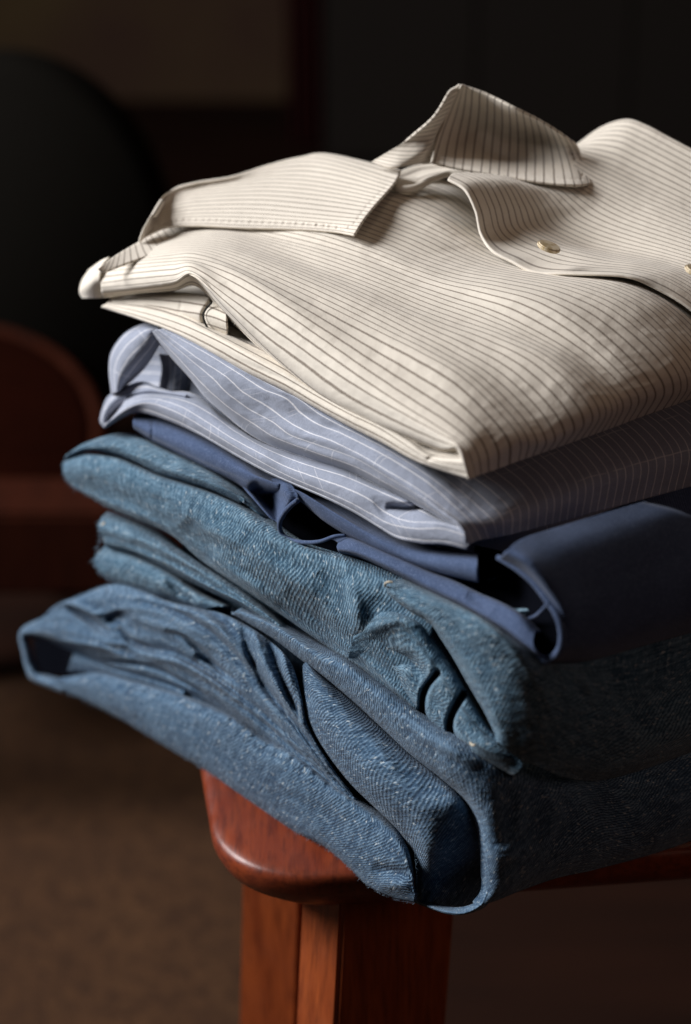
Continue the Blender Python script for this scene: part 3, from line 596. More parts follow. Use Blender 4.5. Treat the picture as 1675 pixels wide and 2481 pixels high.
sheet('folded_leg', [
 [(800,1300,-.02),(845,1300,-.02),(910,1322,-.02),(975,1350,-.018),(1050,1385,-.016),(1100,1405,-.014),(1160,1435,-.012),(1215,1460,-.012),(1270,1490,-.012),(1320,1530,-.012)],
 [(818,1312,-.006),(855,1306,-.004),(920,1330,-.004),(985,1358,-.004),(1050,1388,-.004),(1105,1410,-.003),(1165,1440,-.001),(1220,1464,.001),(1262,1490,.002),(1300,1530,.002)],
 [(816,1325,.001),(860,1326,.002),(925,1352,.002),(990,1382,.002),(1052,1412,.002),(1110,1440,.003),(1168,1468,.005),(1220,1497,.006),(1258,1525,.007),(1292,1555,.007)],
 [(820,1336,.0),(868,1345,.002),(930,1372,.002),(995,1403,.002),(1056,1435,.002),(1118,1465,.003),(1175,1497,.005),(1225,1527,.007),(1262,1555,.008),(1300,1582,.008)],
 [(824,1342,-.012),(880,1356,-.010),(940,1383,-.010),(1003,1417,-.010),(1062,1450,-.010),(1125,1480,-.009),(1182,1512,-.008),(1232,1543,-.004),(1275,1575,-.001),(1325,1599,.004)]],
 M_CHINO, chino, nu=200, crumple=.0006, cs=40, crease=[([(1130,1440),(1170,1465),(1190,1480)],14,.003)])
tube('leg_edge', [(1207,1350,A(-.001)),(1235,1366,A(-.001)),(1262,1384,A(-.001)),(1292,1410,A(-.001)),(1325,1452,A(-.001)),(1350,1490,A(-.001)),(1362,1530,A(-.001)),(1360,1566,A(-.001)),(1346,1589,A(-.001)),(1325,1599,A(-.001)),(1296,1592,A(-.001))], (.0012, .0019), M_CHINO, chino)
# outer face of the leg: turns round the corner to the dark side
rim = [(1208,1357),(1250,1378),(1290,1410),(1325,1452),(1352,1492),(1364,1530),(1362,1566),(1346,1590),(1325,1600),(1300,1590)]
BK = [-.034, -.043, -.049, -.053, -.056, -.057, -.056, -.052, -.048, -.043]
OL = [[(1208,1357),(1250,1378),(1290,1410),(1325,1452),(1352,1492),(1364,1530),(1362,1566),(1346,1590),(1325,1600),(1300,1590)],
 [(1226,1338),(1272,1362),(1312,1398),(1348,1440),(1375,1482),(1388,1525),(1386,1565),(1372,1590),(1350,1604),(1330,1606)],
 [(1262,1308),(1318,1340),(1372,1374),(1420,1415),(1450,1465),(1462,1515),(1460,1555),(1450,1585),(1430,1600),(1410,1604)],
 [(1350,1278),(1430,1300),(1500,1328),(1560,1370),(1595,1420),(1608,1470),(1605,1510),(1595,1540),(1575,1560),(1550,1566)],
 [(1560,1215),(1640,1235),(1720,1270),(1780,1310),(1815,1360),(1828,1410),(1825,1450),(1815,1480),(1795,1500),(1770,1506)]]
sheet('outer_leg', [[(x, y, A(0) if i == 0 else ('B', BK[j])) for j, (x, y) in enumerate(r)] for i, r in enumerate(OL)],
 M_CHINO, chino, nu=140, crumple=.0005, thick=.0016)
tube('loose_thread', [(1330,1460,.003),(1312,1480,0),(1298,1492,-.004),(1280,1500,-.006)], .0007, M_CHINO, chino)
core('inner_fold', M_CHINO, chino, .082, .126)

# ------------------------------------------------------------------ upper denim
B0 = -.038
jeans = thing('folded_jeans', 'faded teal-blue denim jeans with frayed hems, upper of the two denim layers', 'jeans', ab(.1, .1, .05))
sheet('waist_yoke', [
 [(240,1062,-.022),(290,1050,-.022),(350,1060,-.020),(410,1090,-.018),(480,1118,-.016),(550,1155,-.016),(610,1200,-.016),(665,1255,-.016)],
 [(200,1076,-.006),(255,1058,-.006),(325,1060,-.006),(390,1088,-.005),(460,1120,-.005),(530,1158,-.005),(592,1200,-.006),(640,1250,-.007)],
 [(170,1096,.0),(215,1078,.001),(280,1080,.002),(340,1100,.003),(405,1132,.003),(470,1155,.003),(535,1180,.001),(590,1212,-.002)],
 [(158,1112,-.003),(212,1090,.0),(280,1098,.0),(332,1118,.0),(385,1144,.0),(450,1164,.0),(515,1186,-.001),(585,1218,-.005)],
 [(165,1115,-.012),(215,1094,-.010),(282,1102,-.008),(334,1122,-.008),(387,1149,-.008),(452,1169,-.008),(517,1190,-.008),(585,1222,-.010)]],
 M_DENA, jeans, nu=200, crumple=.0010, cs=55, wr=(.0006,20,110), crease=[([(200,1100),(290,1090),(400,1120),(540,1175)],5,.0012)])
rows = [
 [(165,1112,-.010),(215,1098,-.010),(282,1104,-.012),(334,1125,-.012),(390,1150,-.012),(460,1172,-.012),(525,1195,-.012),(590,1225,-.012),(660,1260,-.010),(740,1312,-.008),(830,1342,-.006),(910,1370,-.006),(1000,1412,-.006),(1100,1465,-.004)],
 [(156,1118,-.002),(210,1103,.0),(280,1112,.0),(332,1133,.0),(388,1158,.0),(455,1178,.0),(520,1202,.0),(592,1238,.001),(662,1285,.002),(735,1330,.002),(820,1362,.002),(890,1395,.002),(965,1435,.001),(1060,1500,.0)],
 [(152,1130,.001),(208,1125,.004),(278,1140,.005),(332,1162,.005),(395,1190,.005),(462,1215,.006),(530,1248,.006),(600,1290,.006),(660,1340,.006),(725,1385,.006),(800,1425,.006),(865,1465,.005),(935,1505,.003),(1030,1570,.0)],
 [(154,1148,.002),(210,1152,.004),(280,1172,.005),(340,1198,.006),(410,1230,.007),(480,1262,.008),(548,1300,.008),(612,1345,.008),(665,1392,.007),(728,1438,.006),(795,1480,.005),(855,1520,.004),(925,1565,.003),(1010,1640,.0)],
 [(168,1170,.001),(225,1185,.002),(295,1208,.003),(358,1236,.004),(430,1272,.005),(500,1312,.006),(560,1352,.007),(620,1398,.006),(680,1445,.004),(742,1485,.003),(802,1524,.001),(862,1562,.001),(930,1615,.001),(1010,1690,.0)],
 [(205,1196,.0),(255,1216,.002),(308,1238,.003),(368,1262,.003),(430,1292,.003),(492,1342,.003),(552,1382,.004),(620,1428,.004),(690,1474,.001),(760,1522,-.001),(828,1568,-.002),(880,1600,-.001),(940,1655,.0),(1010,1725,.0)],
 [(235,1214,-.004),(285,1240,-.002),(338,1262,-.002),(418,1298,-.002),(478,1350,-.002),(542,1395,-.001),(618,1445,.0),(695,1498,-.003),(768,1550,-.006),(838,1598,-.007),(890,1632,-.006),(950,1690,-.004),(990,1720,-.004),(1030,1770,-.006)],
 [(245,1216,-.014),(295,1242,-.014),(345,1264,-.014),(425,1300,-.014),(485,1350,-.014),(548,1395,-.014),(622,1443,-.012),(700,1496,-.012),(772,1546,-.016),(842,1592,-.018),(895,1626,-.016),(955,1682,-.014),(995,1712,-.014),(1035,1762,-.014)]]
sheet('folded_leg', rows, M_DENA, jeans, nu=320, per=15, crumple=.0012, cs=42, wr=(.0008, 14, 75),
 crease=[([(440,1265),(490,1310),(530,1345)],26,.004),([(600,1310),(700,1395),(770,1440)],30,-.004),([(770,1385),(806,1430),(812,1490)],34,.0035),([(690,1430),(760,1500),(838,1582)],28,.006),
  ([(835,1400),(862,1460),(868,1540)],20,-.006),([(905,1440),(945,1468),(985,1490)],34,.002),([(560,1240),(640,1300),(780,1360)],22,-.0025),([(300,1190),(380,1215),(450,1250)],14,.002),
  ([(215,1105),(225,1150),(240,1200)],6,.0010),([(250,1110),(235,1150)],5,.0008),([(470,1280),(520,1290),(600,1330)],16,-.003),([(500,1350),(580,1400),(680,1470)],16,-.004)])
sheet('second_fold', [
 [(262,1240,-.018),(330,1262,-.018),(400,1295,-.018),(460,1345,-.018),(530,1395,-.018),(610,1445,-.020),(690,1500,-.024),(760,1560,-.026)],
 [(248,1252,-.006),(315,1270,-.006),(380,1300,-.005),(445,1340,-.005),(515,1385,-.005),(600,1440,-.006),(680,1500,-.012),(740,1560,-.018)],
 [(238,1275,.0),(300,1290,.001),(370,1318,.002),(435,1352,.002),(505,1395,.002),(590,1448,.002),(670,1505,.001),(730,1562,-.004)],
 [(248,1300,-.001),(310,1315,.0),(375,1342,.001),(440,1375,.002),(510,1415,.002),(590,1458,.003),(665,1512,.002),(722,1565,-.003)],
 [(254,1318,-.003),(320,1335,-.001),(385,1362,.0),(450,1395,.001),(520,1430,.002),(595,1468,.002),(660,1515,.0),(715,1566,-.004)],
 [(262,1330,-.014),(328,1345,-.012),(392,1375,-.010),(455,1408,-.010),(524,1442,-.010),(600,1478,-.010),(662,1522,-.012),(714,1570,-.014)]],
 M_DENA, jeans, nu=220, crumple=.001, cs=55, wr=(.0008,20,110), crease=[([(300,1275),(380,1300),(440,1335)],7,.002),([(400,1350),(500,1400),(560,1440)],7,.0018),([(330,1300),(420,1345),(520,1405)],8,-.0015)])
sheet('second_fold', [
 [(262,1316,-.016),(320,1335,-.016),(385,1365,-.016),(445,1400,-.016),(500,1440,-.016),(560,1470,-.014)],
 [(238,1340,-.004),(300,1345,-.004),(360,1368,-.004),(420,1400,-.004),(480,1440,-.005),(540,1468,-.006)],
 [(228,1360,.0),(285,1368,.0),(340,1388,.001),(400,1420,.001),(450,1450,-.001),(500,1474,-.005)],
 [(244,1388,.0),(290,1398,.0),(335,1412,.0),(380,1435,-.002),(420,1455,-.006),(470,1480,-.010)],
 [(275,1412,-.004),(310,1420,-.003),(345,1432,-.004),(385,1450,-.008),(425,1465,-.012),(470,1488,-.014)]],
 M_DENA, jeans, nu=150, crumple=.001, cs=70, crease=[([(330,1350),(315,1380),(310,1410)],9,.0008),([(400,1405),(440,1440),(480,1462)],10,.006)])
# pieces by the near corner
sheet('fly_fold', [
 [(862,1530,-.018),(900,1500,-.016),(960,1480,-.014),(1030,1500,-.012),(1075,1555,-.012),(1115,1615,-.012),(1155,1695,-.012),(1195,1765,-.012),(1240,1800,-.012)],
 [(852,1530,-.002),(895,1492,.0),(950,1482,.001),(1015,1515,.001),(1060,1580,.001),(1100,1640,.002),(1140,1705,.002),(1182,1765,.002),(1228,1798,.0)],
 [(856,1545,.003),(900,1515,.006),(950,1512,.007),(1000,1560,.007),(1042,1620,.007),(1082,1680,.007),(1125,1738,.007),(1172,1785,.007),(1262,1842,.004)],
 [(850,1565,.002),(895,1550,.003),(942,1562,.003),(988,1612,.004),(1030,1670,.005),(1068,1722,.006),(1110,1766,.008),(1160,1800,.009),(1264,1862,.006)],
 [(845,1585,.0),(892,1590,.0),(940,1615,.001),(985,1665,.003),(1028,1720,.004),(1062,1762,.004),(1104,1796,.006),(1155,1826,.007),(1250,1878,.004)],
 [(842,1600,-.008),(890,1622,-.008),(940,1660,-.006),(985,1706,-.004),(1028,1752,-.004),(1066,1788,-.004),(1108,1815,-.002),(1160,1842,-.001),(1240,1884,-.006)]],
 M_DENA, jeans, nu=220, per=18, crumple=.0011, cs=60, wr=(.0005,20,110),
 crease=[([(905,1590),(950,1592),(990,1600),(1016,1622),(1030,1660)],15,.009),([(870,1560),(915,1518),(980,1500),(1050,1525),(1085,1580)],18,-.004),([(1058,1632),(1030,1672),(1023,1710),(1033,1750),(1064,1790)],6.5,.022,0),([(1122,1682),(1098,1725),(1090,1760),(1102,1792),(1130,1814)],7.5,.022,0),
         ([(900,1600),(960,1640),(1010,1700)],12,.003),([(1140,1790),(1190,1820),(1240,1850)],22,-.003)])
sheet('waistband_flap', [
 [(934,1422,-.010),(952,1450,-.008),(992,1482,-.006),(1040,1512,-.004),(1066,1545,-.002),(1102,1602,-.002),(1140,1670,-.002),(1175,1730,-.002),(1195,1778,-.002),(1200,1805,-.002)],
 [(930,1412,.006),(946,1440,.010),(986,1470,.012),(1040,1500,.013),(1070,1532,.013),(1110,1590,.013),(1150,1660,.012),(1185,1722,.012),(1206,1770,.011),(1210,1800,.010)],
 [(940,1407,.007),(975,1432,.011),(1022,1460,.014),(1072,1490,.015),(1112,1528,.016),(1152,1583,.016),(1192,1652,.016),(1226,1722,.015),(1246,1782,.012),(1252,1835,.008)],
 [(960,1404,.004),(1010,1428,.008),(1062,1453,.012),(1122,1484,.015),(1172,1520,.018),(1220,1575,.019),(1260,1650,.018),(1290,1730,.016),(1305,1800,.012),(1310,1860,.006)],
 [(990,1406,-.004),(1060,1440,.000),(1130,1475,.006),(1190,1510,.012),(1250,1560,.017),(1300,1622,.018),(1340,1700,.016),(1365,1780,.013),(1372,1840,.009),(1372,1885,.002)],
 [(1100,1450,-.010),(1170,1490,-.004),(1240,1545,.002),(1310,1590,.007),(1380,1632,.012),(1430,1690,.014),(1458,1760,.014),(1468,1820,.011),(1468,1865,.006),(1462,1890,-.004)],
 [(1280,1480,-.010),(1350,1510,-.004),(1430,1545,.002),(1500,1590,.007),(1560,1640,.011),(1595,1695,.012),(1610,1750,.012),(1612,1795,.010),(1606,1830,.004),(1596,1852,-.004)],
 [(1500,1400,-.010),(1580,1430,-.004),(1660,1465,.002),(1730,1510,.007),(1790,1560,.010),(1825,1615,.011),(1840,1670,.011),(1842,1710,.008),(1836,1745,.003),(1826,1765,-.004)]],
 M_DENA, jeans, nu=200, per=14, crumple=.0010, cs=45, wr=(.0004,20,110), thick=.0016, crease=[([(1340,1600),(1400,1660),(1440,1740)],12,.0016),([(1370,1600),(1425,1660),(1460,1730)],7,-.0015)])
tube('loose_thread', [(256,1268,-.002),(250,1272,-.001),(248,1280,-.001),(254,1290,-.002)], .0010, M_WTHR, jeans)
tube('loose_thread', [(934,1420,.010),(934,1414,.012),(941,1410,.013),(952,1411,.012)], .0005, M_WTHR, jeans)
tube('loose_thread', [(1140,1800,.012),(1146,1806,.013),(1152,1804,.013)], .0005, M_WTHR, jeans)
fibres('frayed_edge', [(286,1244,-.004),(262,1252,-.003),(246,1262,-.002),(240,1280,0),(246,1300,-.001),(240,1325,-.002),(232,1345,-.002),(228,1360,0),(240,1384,0),(270,1408,-.002)], 110, .0028, .00013, M_FIB, jeans, 3)
fibres('frayed_edge', [(165,1105,-.004),(152,1125,0),(154,1148,.002),(168,1172,.001),(205,1197,0),(235,1214,-.002),(285,1241,-.002)], 120, .0016, .00009, M_FIB, jeans, 4)
fibres('frayed_edge', [(930,1412,.008),(946,1440,.012),(986,1470,.014),(1040,1500,.015),(1070,1532,.015),(1110,1590,.015),(1150,1660,.014),(1185,1722,.014),(1206,1770,.013)], 160, .0016, .00010, M_FIB, jeans, 5, (-.5, 0))
core('inner_fold', M_DENA, jeans, .036, .085)

# ------------------------------------------------------------------ lower denim
B0 = -.014
jean2 = thing('folded_jeans', 'mid-blue denim jeans at the bottom of the pile, resting on the stool seat', 'jeans', ab(.1, .1, ZT))
sheet('upper_strand', [
 [(560,1475,-.02),(650,1530,-.016),(735,1600,-.016),(805,1660,-.016),(865,1712,-.016),(925,1768,-.016),(995,1832,-.014),(1062,1886,-.012),(1120,1938,-.010),(1150,1992,-.008),(1160,2050,-.006),(1165,2110,-.004),(1165,2155,-.004),(1145,2185,-.004)],
 [(562,1488,-.004),(660,1545,.0),(745,1608,.002),(812,1656,.004),(872,1706,.005),(932,1761,.006),(1002,1826,.007),(1072,1877,.009),(1132,1927,.010),(1166,1982,.011),(1177,2050,.011),(1180,2110,.011),(1178,2162,.010),(1156,2192,.008)],
 [(575,1478,.002),(672,1522,.006),(755,1580,.009),(826,1628,.010),(888,1676,.011),(952,1730,.012),(1020,1790,.013),(1092,1842,.015),(1154,1896,.017),(1190,1952,.018),(1206,2022,.018),(1212,2090,.018),(1214,2150,.016),(1198,2184,.012)],
 [(590,1470,-.010),(685,1512,-.008),(765,1560,-.003),(838,1605,.006),(902,1652,.007),(968,1702,.008),(1036,1756,.010),(1110,1808,.013),(1180,1858,.016),(1228,1915,.018),(1255,1990,.018),(1268,2060,.018),(1272,2120,.015),(1258,2160,.009)],
 [(600,1465,-.022),(700,1512,-.022),(780,1556,-.020),(850,1596,-.014),(915,1640,-.010),(985,1688,-.010),(1060,1740,-.008),(1145,1790,-.003),(1225,1840,.008),(1295,1890,.015),(1340,1960,.016),(1360,2030,.016),(1364,2090,.013),(1350,2128,.006)],
 [(640,1470,-.026),(740,1520,-.026),(820,1562,-.026),(900,1605,-.024),(980,1655,-.024),(1060,1705,-.022),(1150,1760,-.016),(1240,1812,-.006),(1330,1858,.008),(1400,1905,.012),(1445,1965,.014),(1465,2020,.014),(1468,2072,.010),(1452,2105,.003)],
 [(900,1500,-.030),(1000,1550,-.030),(1090,1600,-.024),(1170,1650,-.012),(1250,1700,-.008),(1330,1750,-.004),(1410,1795,.000),(1480,1830,.005),(1545,1865,.009),(1600,1905,.012),(1635,1950,.013),(1650,1990,.012),(1650,2025,.008),(1635,2052,.002)],
 [(1200,1400,-.016),(1300,1450,-.016),(1390,1500,-.014),(1470,1550,-.012),(1550,1600,-.008),(1630,1650,-.004),(1700,1690,.000),(1760,1725,.005),(1820,1760,.009),(1870,1800,.012),(1900,1845,.013),(1912,1885,.012),(1912,1920,.008),(1895,1950,.002)]],
 M_DENB, jean2, nu=300, per=13, crumple=.0011, cs=42, wr=(.0005,14,80),
 crease=[([(1000,1780),(1080,1810),(1160,1860)],14,-.002),([(940,1690),(1010,1740),(1090,1790)],10,.0025),([(1240,1900),(1235,1980),(1225,2060)],22,.004),([(1320,1900),(1350,1960),(1340,2030)],20,-.003)])
def Bm(v): return ('B', v)
sheet('middle_strand', [
 [(742,1640,-.016),(745,1700,-.014),(760,1750,-.012),(798,1818,-.010),(855,1893,-.008),(915,1953,-.006),(975,2012,-.006),(1006,2070,A(.010)),(1008,2130,A(.010)),(1006,2185,A(.010))],
 [(734,1618,.0),(735,1690,.002),(750,1745,.004),(788,1815,.005),(847,1893,.006),(907,1953,.006),(967,2012,.004),(1003,2070,A(.002)),(1008,2130,A(.001)),(1006,2188,A(.001))],
 [(738,1607,.003),(763,1680,.009),(792,1745,.012),(838,1815,.014),(893,1880,.015),(952,1940,.014),(1004,1995,.012),(1036,2062,Bm(.010)),(1046,2125,Bm(.018)),(1044,2200,Bm(.020))],
 [(746,1604,.002),(792,1668,.006),(842,1733,.009),(893,1793,.011),(948,1849,.012),(1008,1908,.011),(1058,1972,.010),(1094,2048,Bm(.004)),(1106,2120,Bm(.016)),(1102,2206,Bm(.018))],
 [(752,1606,-.006),(812,1664,-.004),(872,1720,-.003),(934,1778,-.002),(994,1833,-.001),(1056,1884,.000),(1114,1946,.002),(1150,2020,Bm(.002)),(1164,2100,Bm(.016)),(1160,2190,Bm(.018))],
 [(758,1612,-.018),(820,1660,-.018),(882,1716,-.018),(944,1774,-.017),(1005,1830,-.015),(1070,1882,-.014),(1140,1942,-.016),(1190,2004,Bm(.014)),(1210,2085,Bm(.02)),(1210,2170,Bm(.02))]],
 M_DENB, jean2, nu=240, per=16, crumple=.0009, cs=45, wr=(.0004,14,80), crease=[([(850,1720),(930,1830),(1010,1950)],9,-.0010)])
rows = [
 [(118,1500,-.022),(150,1470,-.022),(200,1455,-.02),(270,1432,-.02),(340,1440,-.02),(410,1465,-.02),(480,1482,-.02),(540,1500,-.018),(600,1530,-.018),(655,1570,-.016),(700,1610,-.014),(728,1680,-.010),(748,1760,-.008),(800,1850,-.006),(860,1930,-.006)],
 [(108,1498,-.006),(132,1470,-.006),(190,1444,-.004),(275,1416,-.004),(345,1432,-.003),(412,1458,-.003),(482,1474,-.003),(545,1490,-.002),(605,1520,-.002),(660,1560,.000),(705,1610,.004),(730,1690,.006),(748,1765,.004),(796,1848,.002),(855,1928,.0)],
 [(98,1500,-.001),(126,1480,.0),(180,1462,.002),(250,1470,.002),(320,1468,.003),(400,1490,.003),(470,1512,.004),(535,1530,.004),(592,1565,.004),(640,1620,.005),(685,1680,.006),(715,1740,.006),(742,1790,.005),(792,1860,.003),(850,1932,.0)],
 [(76,1512,.0),(116,1492,.001),(168,1486,.0),(225,1512,.0),(290,1520,.001),(370,1530,.002),(440,1552,.002),(508,1578,.002),(566,1620,.002),(618,1672,.003),(668,1722,.004),(712,1772,.004),(755,1826,.003),(806,1885,.002),(862,1942,.0)],
 [(55,1528,.001),(105,1514,.003),(165,1520,.004),(228,1543,.004),(290,1556,.003),(355,1572,.003),(425,1592,.003),(492,1625,.003),(552,1668,.003),(608,1712,.003),(662,1758,.003),(716,1808,.003),(768,1860,.003),(822,1910,.002),(874,1955,.0)],
 [(52,1536,.001),(110,1538,.003),(172,1556,.003),(235,1572,.003),(300,1585,.002),(370,1602,.002),(440,1628,.002),(505,1662,.002),(564,1702,.002),(620,1744,.002),(674,1788,.002),(726,1834,.002),(778,1880,.002),(830,1924,.001),(882,1965,.0)],
 [(62,1540,-.006),(115,1550,-.004),(182,1572,-.003),(245,1592,.0),(310,1610,.0),(382,1630,.0),(452,1658,.0),(515,1692,.0),(574,1730,.0),(630,1770,.0),(684,1812,.0),(736,1856,.0),(788,1900,.0),(838,1938,.0),(890,1975,.0)],
 [(80,1548,-.018),(130,1560,-.018),(195,1588,-.014),(255,1620,-.008),(322,1640,-.006),(395,1662,-.006),(465,1690,-.006),(528,1722,-.006),(586,1756,-.006),(642,1798,-.006),(696,1838,-.006),(748,1880,-.006),(798,1918,-.006),(846,1952,-.006),(896,1986,-.006)]]
sheet('gathered_leg', rows, M_DENB, jean2, nu=320, per=16, crumple=.0010, cs=50, wr=(.0016,13,80),
 crease=[([(118,1488),(157,1471),(207,1496),(268,1541)],8,0.0128),([(150,1462),(215,1480),(280,1528)],10,-0.0064),
  ([(262,1515),(285,1492),(320,1498)],12,0.0064),([(285,1520),(330,1560),(420,1590)],8,0.0096),([(300,1500),(330,1498),(420,1530),(520,1580)],12,-0.0048),
  ([(300,1560),(400,1572),(500,1625),(600,1700),(700,1790)],9,0.0080),([(320,1580),(420,1600),(520,1655),(640,1755)],9,-0.0048),
  ([(400,1525),(450,1548),(500,1590),(580,1660)],7,0.0112),([(470,1585),(510,1610),(560,1650)],7,0.0096),([(330,1450),(420,1480),(520,1540),(600,1620),(680,1720)],10,0.0080),
  ([(400,1460),(500,1500),(570,1570),(640,1660)],11,-0.0064),([(430,1450),(520,1490),(590,1550)],10,0.0048),([(585,1500),(605,1580),(650,1670),(720,1760),(790,1840)],10,0.0096),([(612,1512),(636,1590),(676,1670),(730,1760)],9,-0.0064),
  ([(645,1530),(668,1600),(700,1680),(735,1750)],8,0.0080),([(675,1545),(692,1610),(715,1680)],9,-0.0048),([(500,1640),(600,1720),(720,1820),(820,1910)],8,0.0080),([(450,1600),(560,1680),(680,1780),(800,1890)],8,-0.0040),
  ([(200,1600),(350,1612),(450,1655),(560,1725),(680,1815)],7,0.0064),([(140,1550),(230,1565),(330,1600)],8,-0.0048),([(300,1632),(420,1665),(540,1725),(700,1850)],7,0.0064)])
sheet('leg_inside', [
 [(180,1580,-.010),(240,1598,-.010),(310,1618,-.008),(380,1638,-.006),(450,1668,-.006)],
 [(172,1600,-.008),(232,1612,-.006),(300,1634,-.004),(372,1655,-.004),(445,1684,-.004)],
 [(165,1625,-.012),(225,1632,-.010),(295,1650,-.008),(368,1672,-.008),(440,1700,-.008)]], M_DENB, jean2, nu=90, crumple=.0008, cs=60)
sheet('outer_leg', [
 [(170,1640,-.014),(250,1628,-.012),(340,1650,-.010),(430,1676,-.010),(502,1702,-.010),(575,1735,-.010),(645,1782,-.010),(725,1826,-.010),(805,1888,-.010),(885,1943,-.010),(955,1995,-.008),(988,2045,-.006),(1002,2100,-.004),(1004,2150,-.004)],
 [(150,1642,-.002),(240,1634,.0),(332,1658,.001),(422,1684,.002),(497,1712,.002),(568,1746,.003),(637,1795,.003),(720,1838,.003),(800,1902,.003),(876,1955,.003),(945,2007,.004),(983,2055,.005),(999,2108,.006),(1005,2155,.006)],
 [(138,1650,.002),(228,1656,.004),(318,1680,.005),(408,1708,.006),(484,1740,.007),(555,1778,.007),(625,1828,.007),(705,1872,.007),(782,1930,.007),(856,1982,.007),(920,2034,.008),(965,2080,.009),(992,2125,.009),(1006,2166,.008)],
 [(124,1656,.001),(215,1680,.004),(302,1716,.006),(385,1756,.007),(456,1800,.007),(525,1842,.007),(594,1890,.007),(670,1940,.007),(742,1985,.007),(812,2030,.007),(872,2082,.008),(926,2126,.009),(968,2155,.009),(1004,2176,.008)],
 [(112,1660,-.001),(202,1695,.0),(288,1738,.001),(365,1785,.002),(435,1828,.002),(505,1870,.002),(573,1920,.002),(645,1970,.002),(715,2015,.002),(785,2050,.002),(843,2098,.003),(893,2146,.004),(950,2174,.005),(1004,2186,.006)],
 [(120,1660,-.012),(208,1692,-.012),(294,1734,-.012),(370,1780,-.012),(440,1822,-.012),(510,1864,-.012),(578,1912,-.012),(650,1960,-.012),(720,2005,-.012),(790,2040,-.012),(848,2086,-.010),(898,2132,-.008),(955,2160,-.006),(1000,2172,-.004)]],
 M_DENB, jean2, nu=300, per=16, crumple=.0012, cs=36, thick=.0016, wr=(.0005,14,70),
 crease=[([(240,1637),(330,1660),(420,1687),(497,1715),(568,1750),(636,1799),(720,1843),(800,1907),(876,1960),(945,2012)],8,-.0010,1,23),([(330,1676),(420,1702),(490,1730),(560,1767),(628,1815),(712,1860),(790,1925),(865,1975),(935,2025)],6,.0003,1,19),([(900,2100),(945,2110),(1000,2118)],14,.004),([(905,2148),(950,2145),(995,2150)],14,-.003),
   ([(230,1650),(400,1690),(520,1740)],8,.0012),([(640,1900),(760,1960),(860,2050)],30,.0018)])
# the open loop hanging at the left
sheet('leg_opening', [
 [(112,1512,-.016),(72,1524,-.016),(68,1545,-.018),(78,1580,-.018),(84,1612,-.018),(100,1636,-.018),(162,1652,-.016)],
 [(100,1502,-.004),(62,1520,-.004),(50,1542,-.004),(58,1582,-.004),(66,1618,-.004),(84,1648,-.004),(155,1676,-.003)],
 [(98,1508,.002),(66,1524,.001),(56,1544,.001),(64,1580,.001),(73,1614,.001),(92,1642,.001),(160,1666,.001)],
 [(102,1518,-.004),(76,1532,-.004),(66,1546,-.006),(72,1578,-.006),(82,1608,-.006),(100,1632,-.006),(164,1652,-.006)]], M_DENB, jean2, nu=110, per=8, crumple=.0005)
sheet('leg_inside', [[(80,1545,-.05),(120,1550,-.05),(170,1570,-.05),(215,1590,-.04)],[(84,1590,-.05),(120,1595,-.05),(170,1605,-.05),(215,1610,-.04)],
 [(100,1632,-.05),(125,1638,-.05),(170,1640,-.05),(215,1640,-.04)]], M_SHADE, jean2, nu=40)  # back sheet painted near-black for the shade inside the leg
# hem that curls under at the near corner
sheet('hem', [
 [(1174,2150,.004),(1160,2180,.002),(1125,2196,.0),(1085,2196,-.002),(1050,2186,-.004),(1020,2178,-.006)],
 [(1182,2160,.012),(1165,2192,.011),(1125,2212,.010),(1082,2210,.008),(1045,2198,.005),(1012,2184,.001)],
 [(1196,2172,.010),(1172,2200,.006),(1125,2216,.002),(1080,2214,.0),(1042,2202,-.002),(1010,2188,-.006)]], M_DENB, jean2, nu=90, per=8)
fibres('frayed_edge', [(112,1660,0),(202,1696,.001),(288,1739,.002),(365,1786,.003),(435,1829,.003),(505,1871,.003),(573,1921,.003),(645,1971,.003),(715,2016,.003),(785,2051,.003),(843,2099,.004),(893,2147,.005),(950,2175,.006),(1004,2187,.007)], 420, .0015, .00008, M_FIB, jean2, 6, (-.3, -1))
fibres('frayed_edge', [(110,1497,-.002),(132,1469,-.002),(190,1443,-.001),(275,1415,-.001),(345,1431,0)], 120, .0014, .00008, M_FIB, jean2, 7, (-.3, 1))
fibres('frayed_edge', [(1003,2050,.005),(1008,2110,.006),(1010,2186,.006)], 60, .0014, .00009, M_FIB, jean2, 8, (1, 0))
core('inner_fold', M_DENB, jean2, ZT + .001, .040)
# ------------------------------------------------------------------ the dim room behind
def pt(x, y, t): return Vector(world(x, y, t))
k = N('brown_woven_carpet'); oc = obj_co(k)
c = k.mix(k.rng(k.noise(oc, 5, 4, .6), .35, .65), (.074, .034, .0145), (.052, .023, .010)); c = k.mix(k.rng(k.noise(oc, 90, 3), .4, .65), c, (.038, .017, .008))
M_RUG = k.out(c, .95, k.bump(k.noise(oc, 250, 2), .004, .5))
k = N('dark_wood_floor'); oc = obj_co(k)
c = k.mix(k.rng(k.noise(k.mapping(oc, (2, 12, 2)), 1.5, 4), .35, .65), (.018, .006, .003), (.011, .004, .0022)); M_FLOOR = k.out(c, .8, None, 0, .1)
k = N('dark_plaster_wall'); oc = obj_co(k)
M_WALL = k.out(k.mix(k.rng(k.noise(oc, 1.5, 4, .6), .35, .65), (.095, .062, .026), (.062, .032, .022)), .9)
k = N('black_leather'); M_BLK = k.out((.006, .0052, .0042), .9, k.bump(k.noise(obj_co(k), 120, 3), .001, .3), 0, .02)
M_RED = wood('dark_red_wood', (.014, .0032, .0018), (.010, .0025, .0015), (.007, .002, .0012), .9, (3, 3, 20), 1, 0)
M_BEN = wood('red_brown_wood', (.036, .009, .0045), (.026, .007, .0038), (.016, .0045, .003), .9, (20, 3, 3), 1, .03)
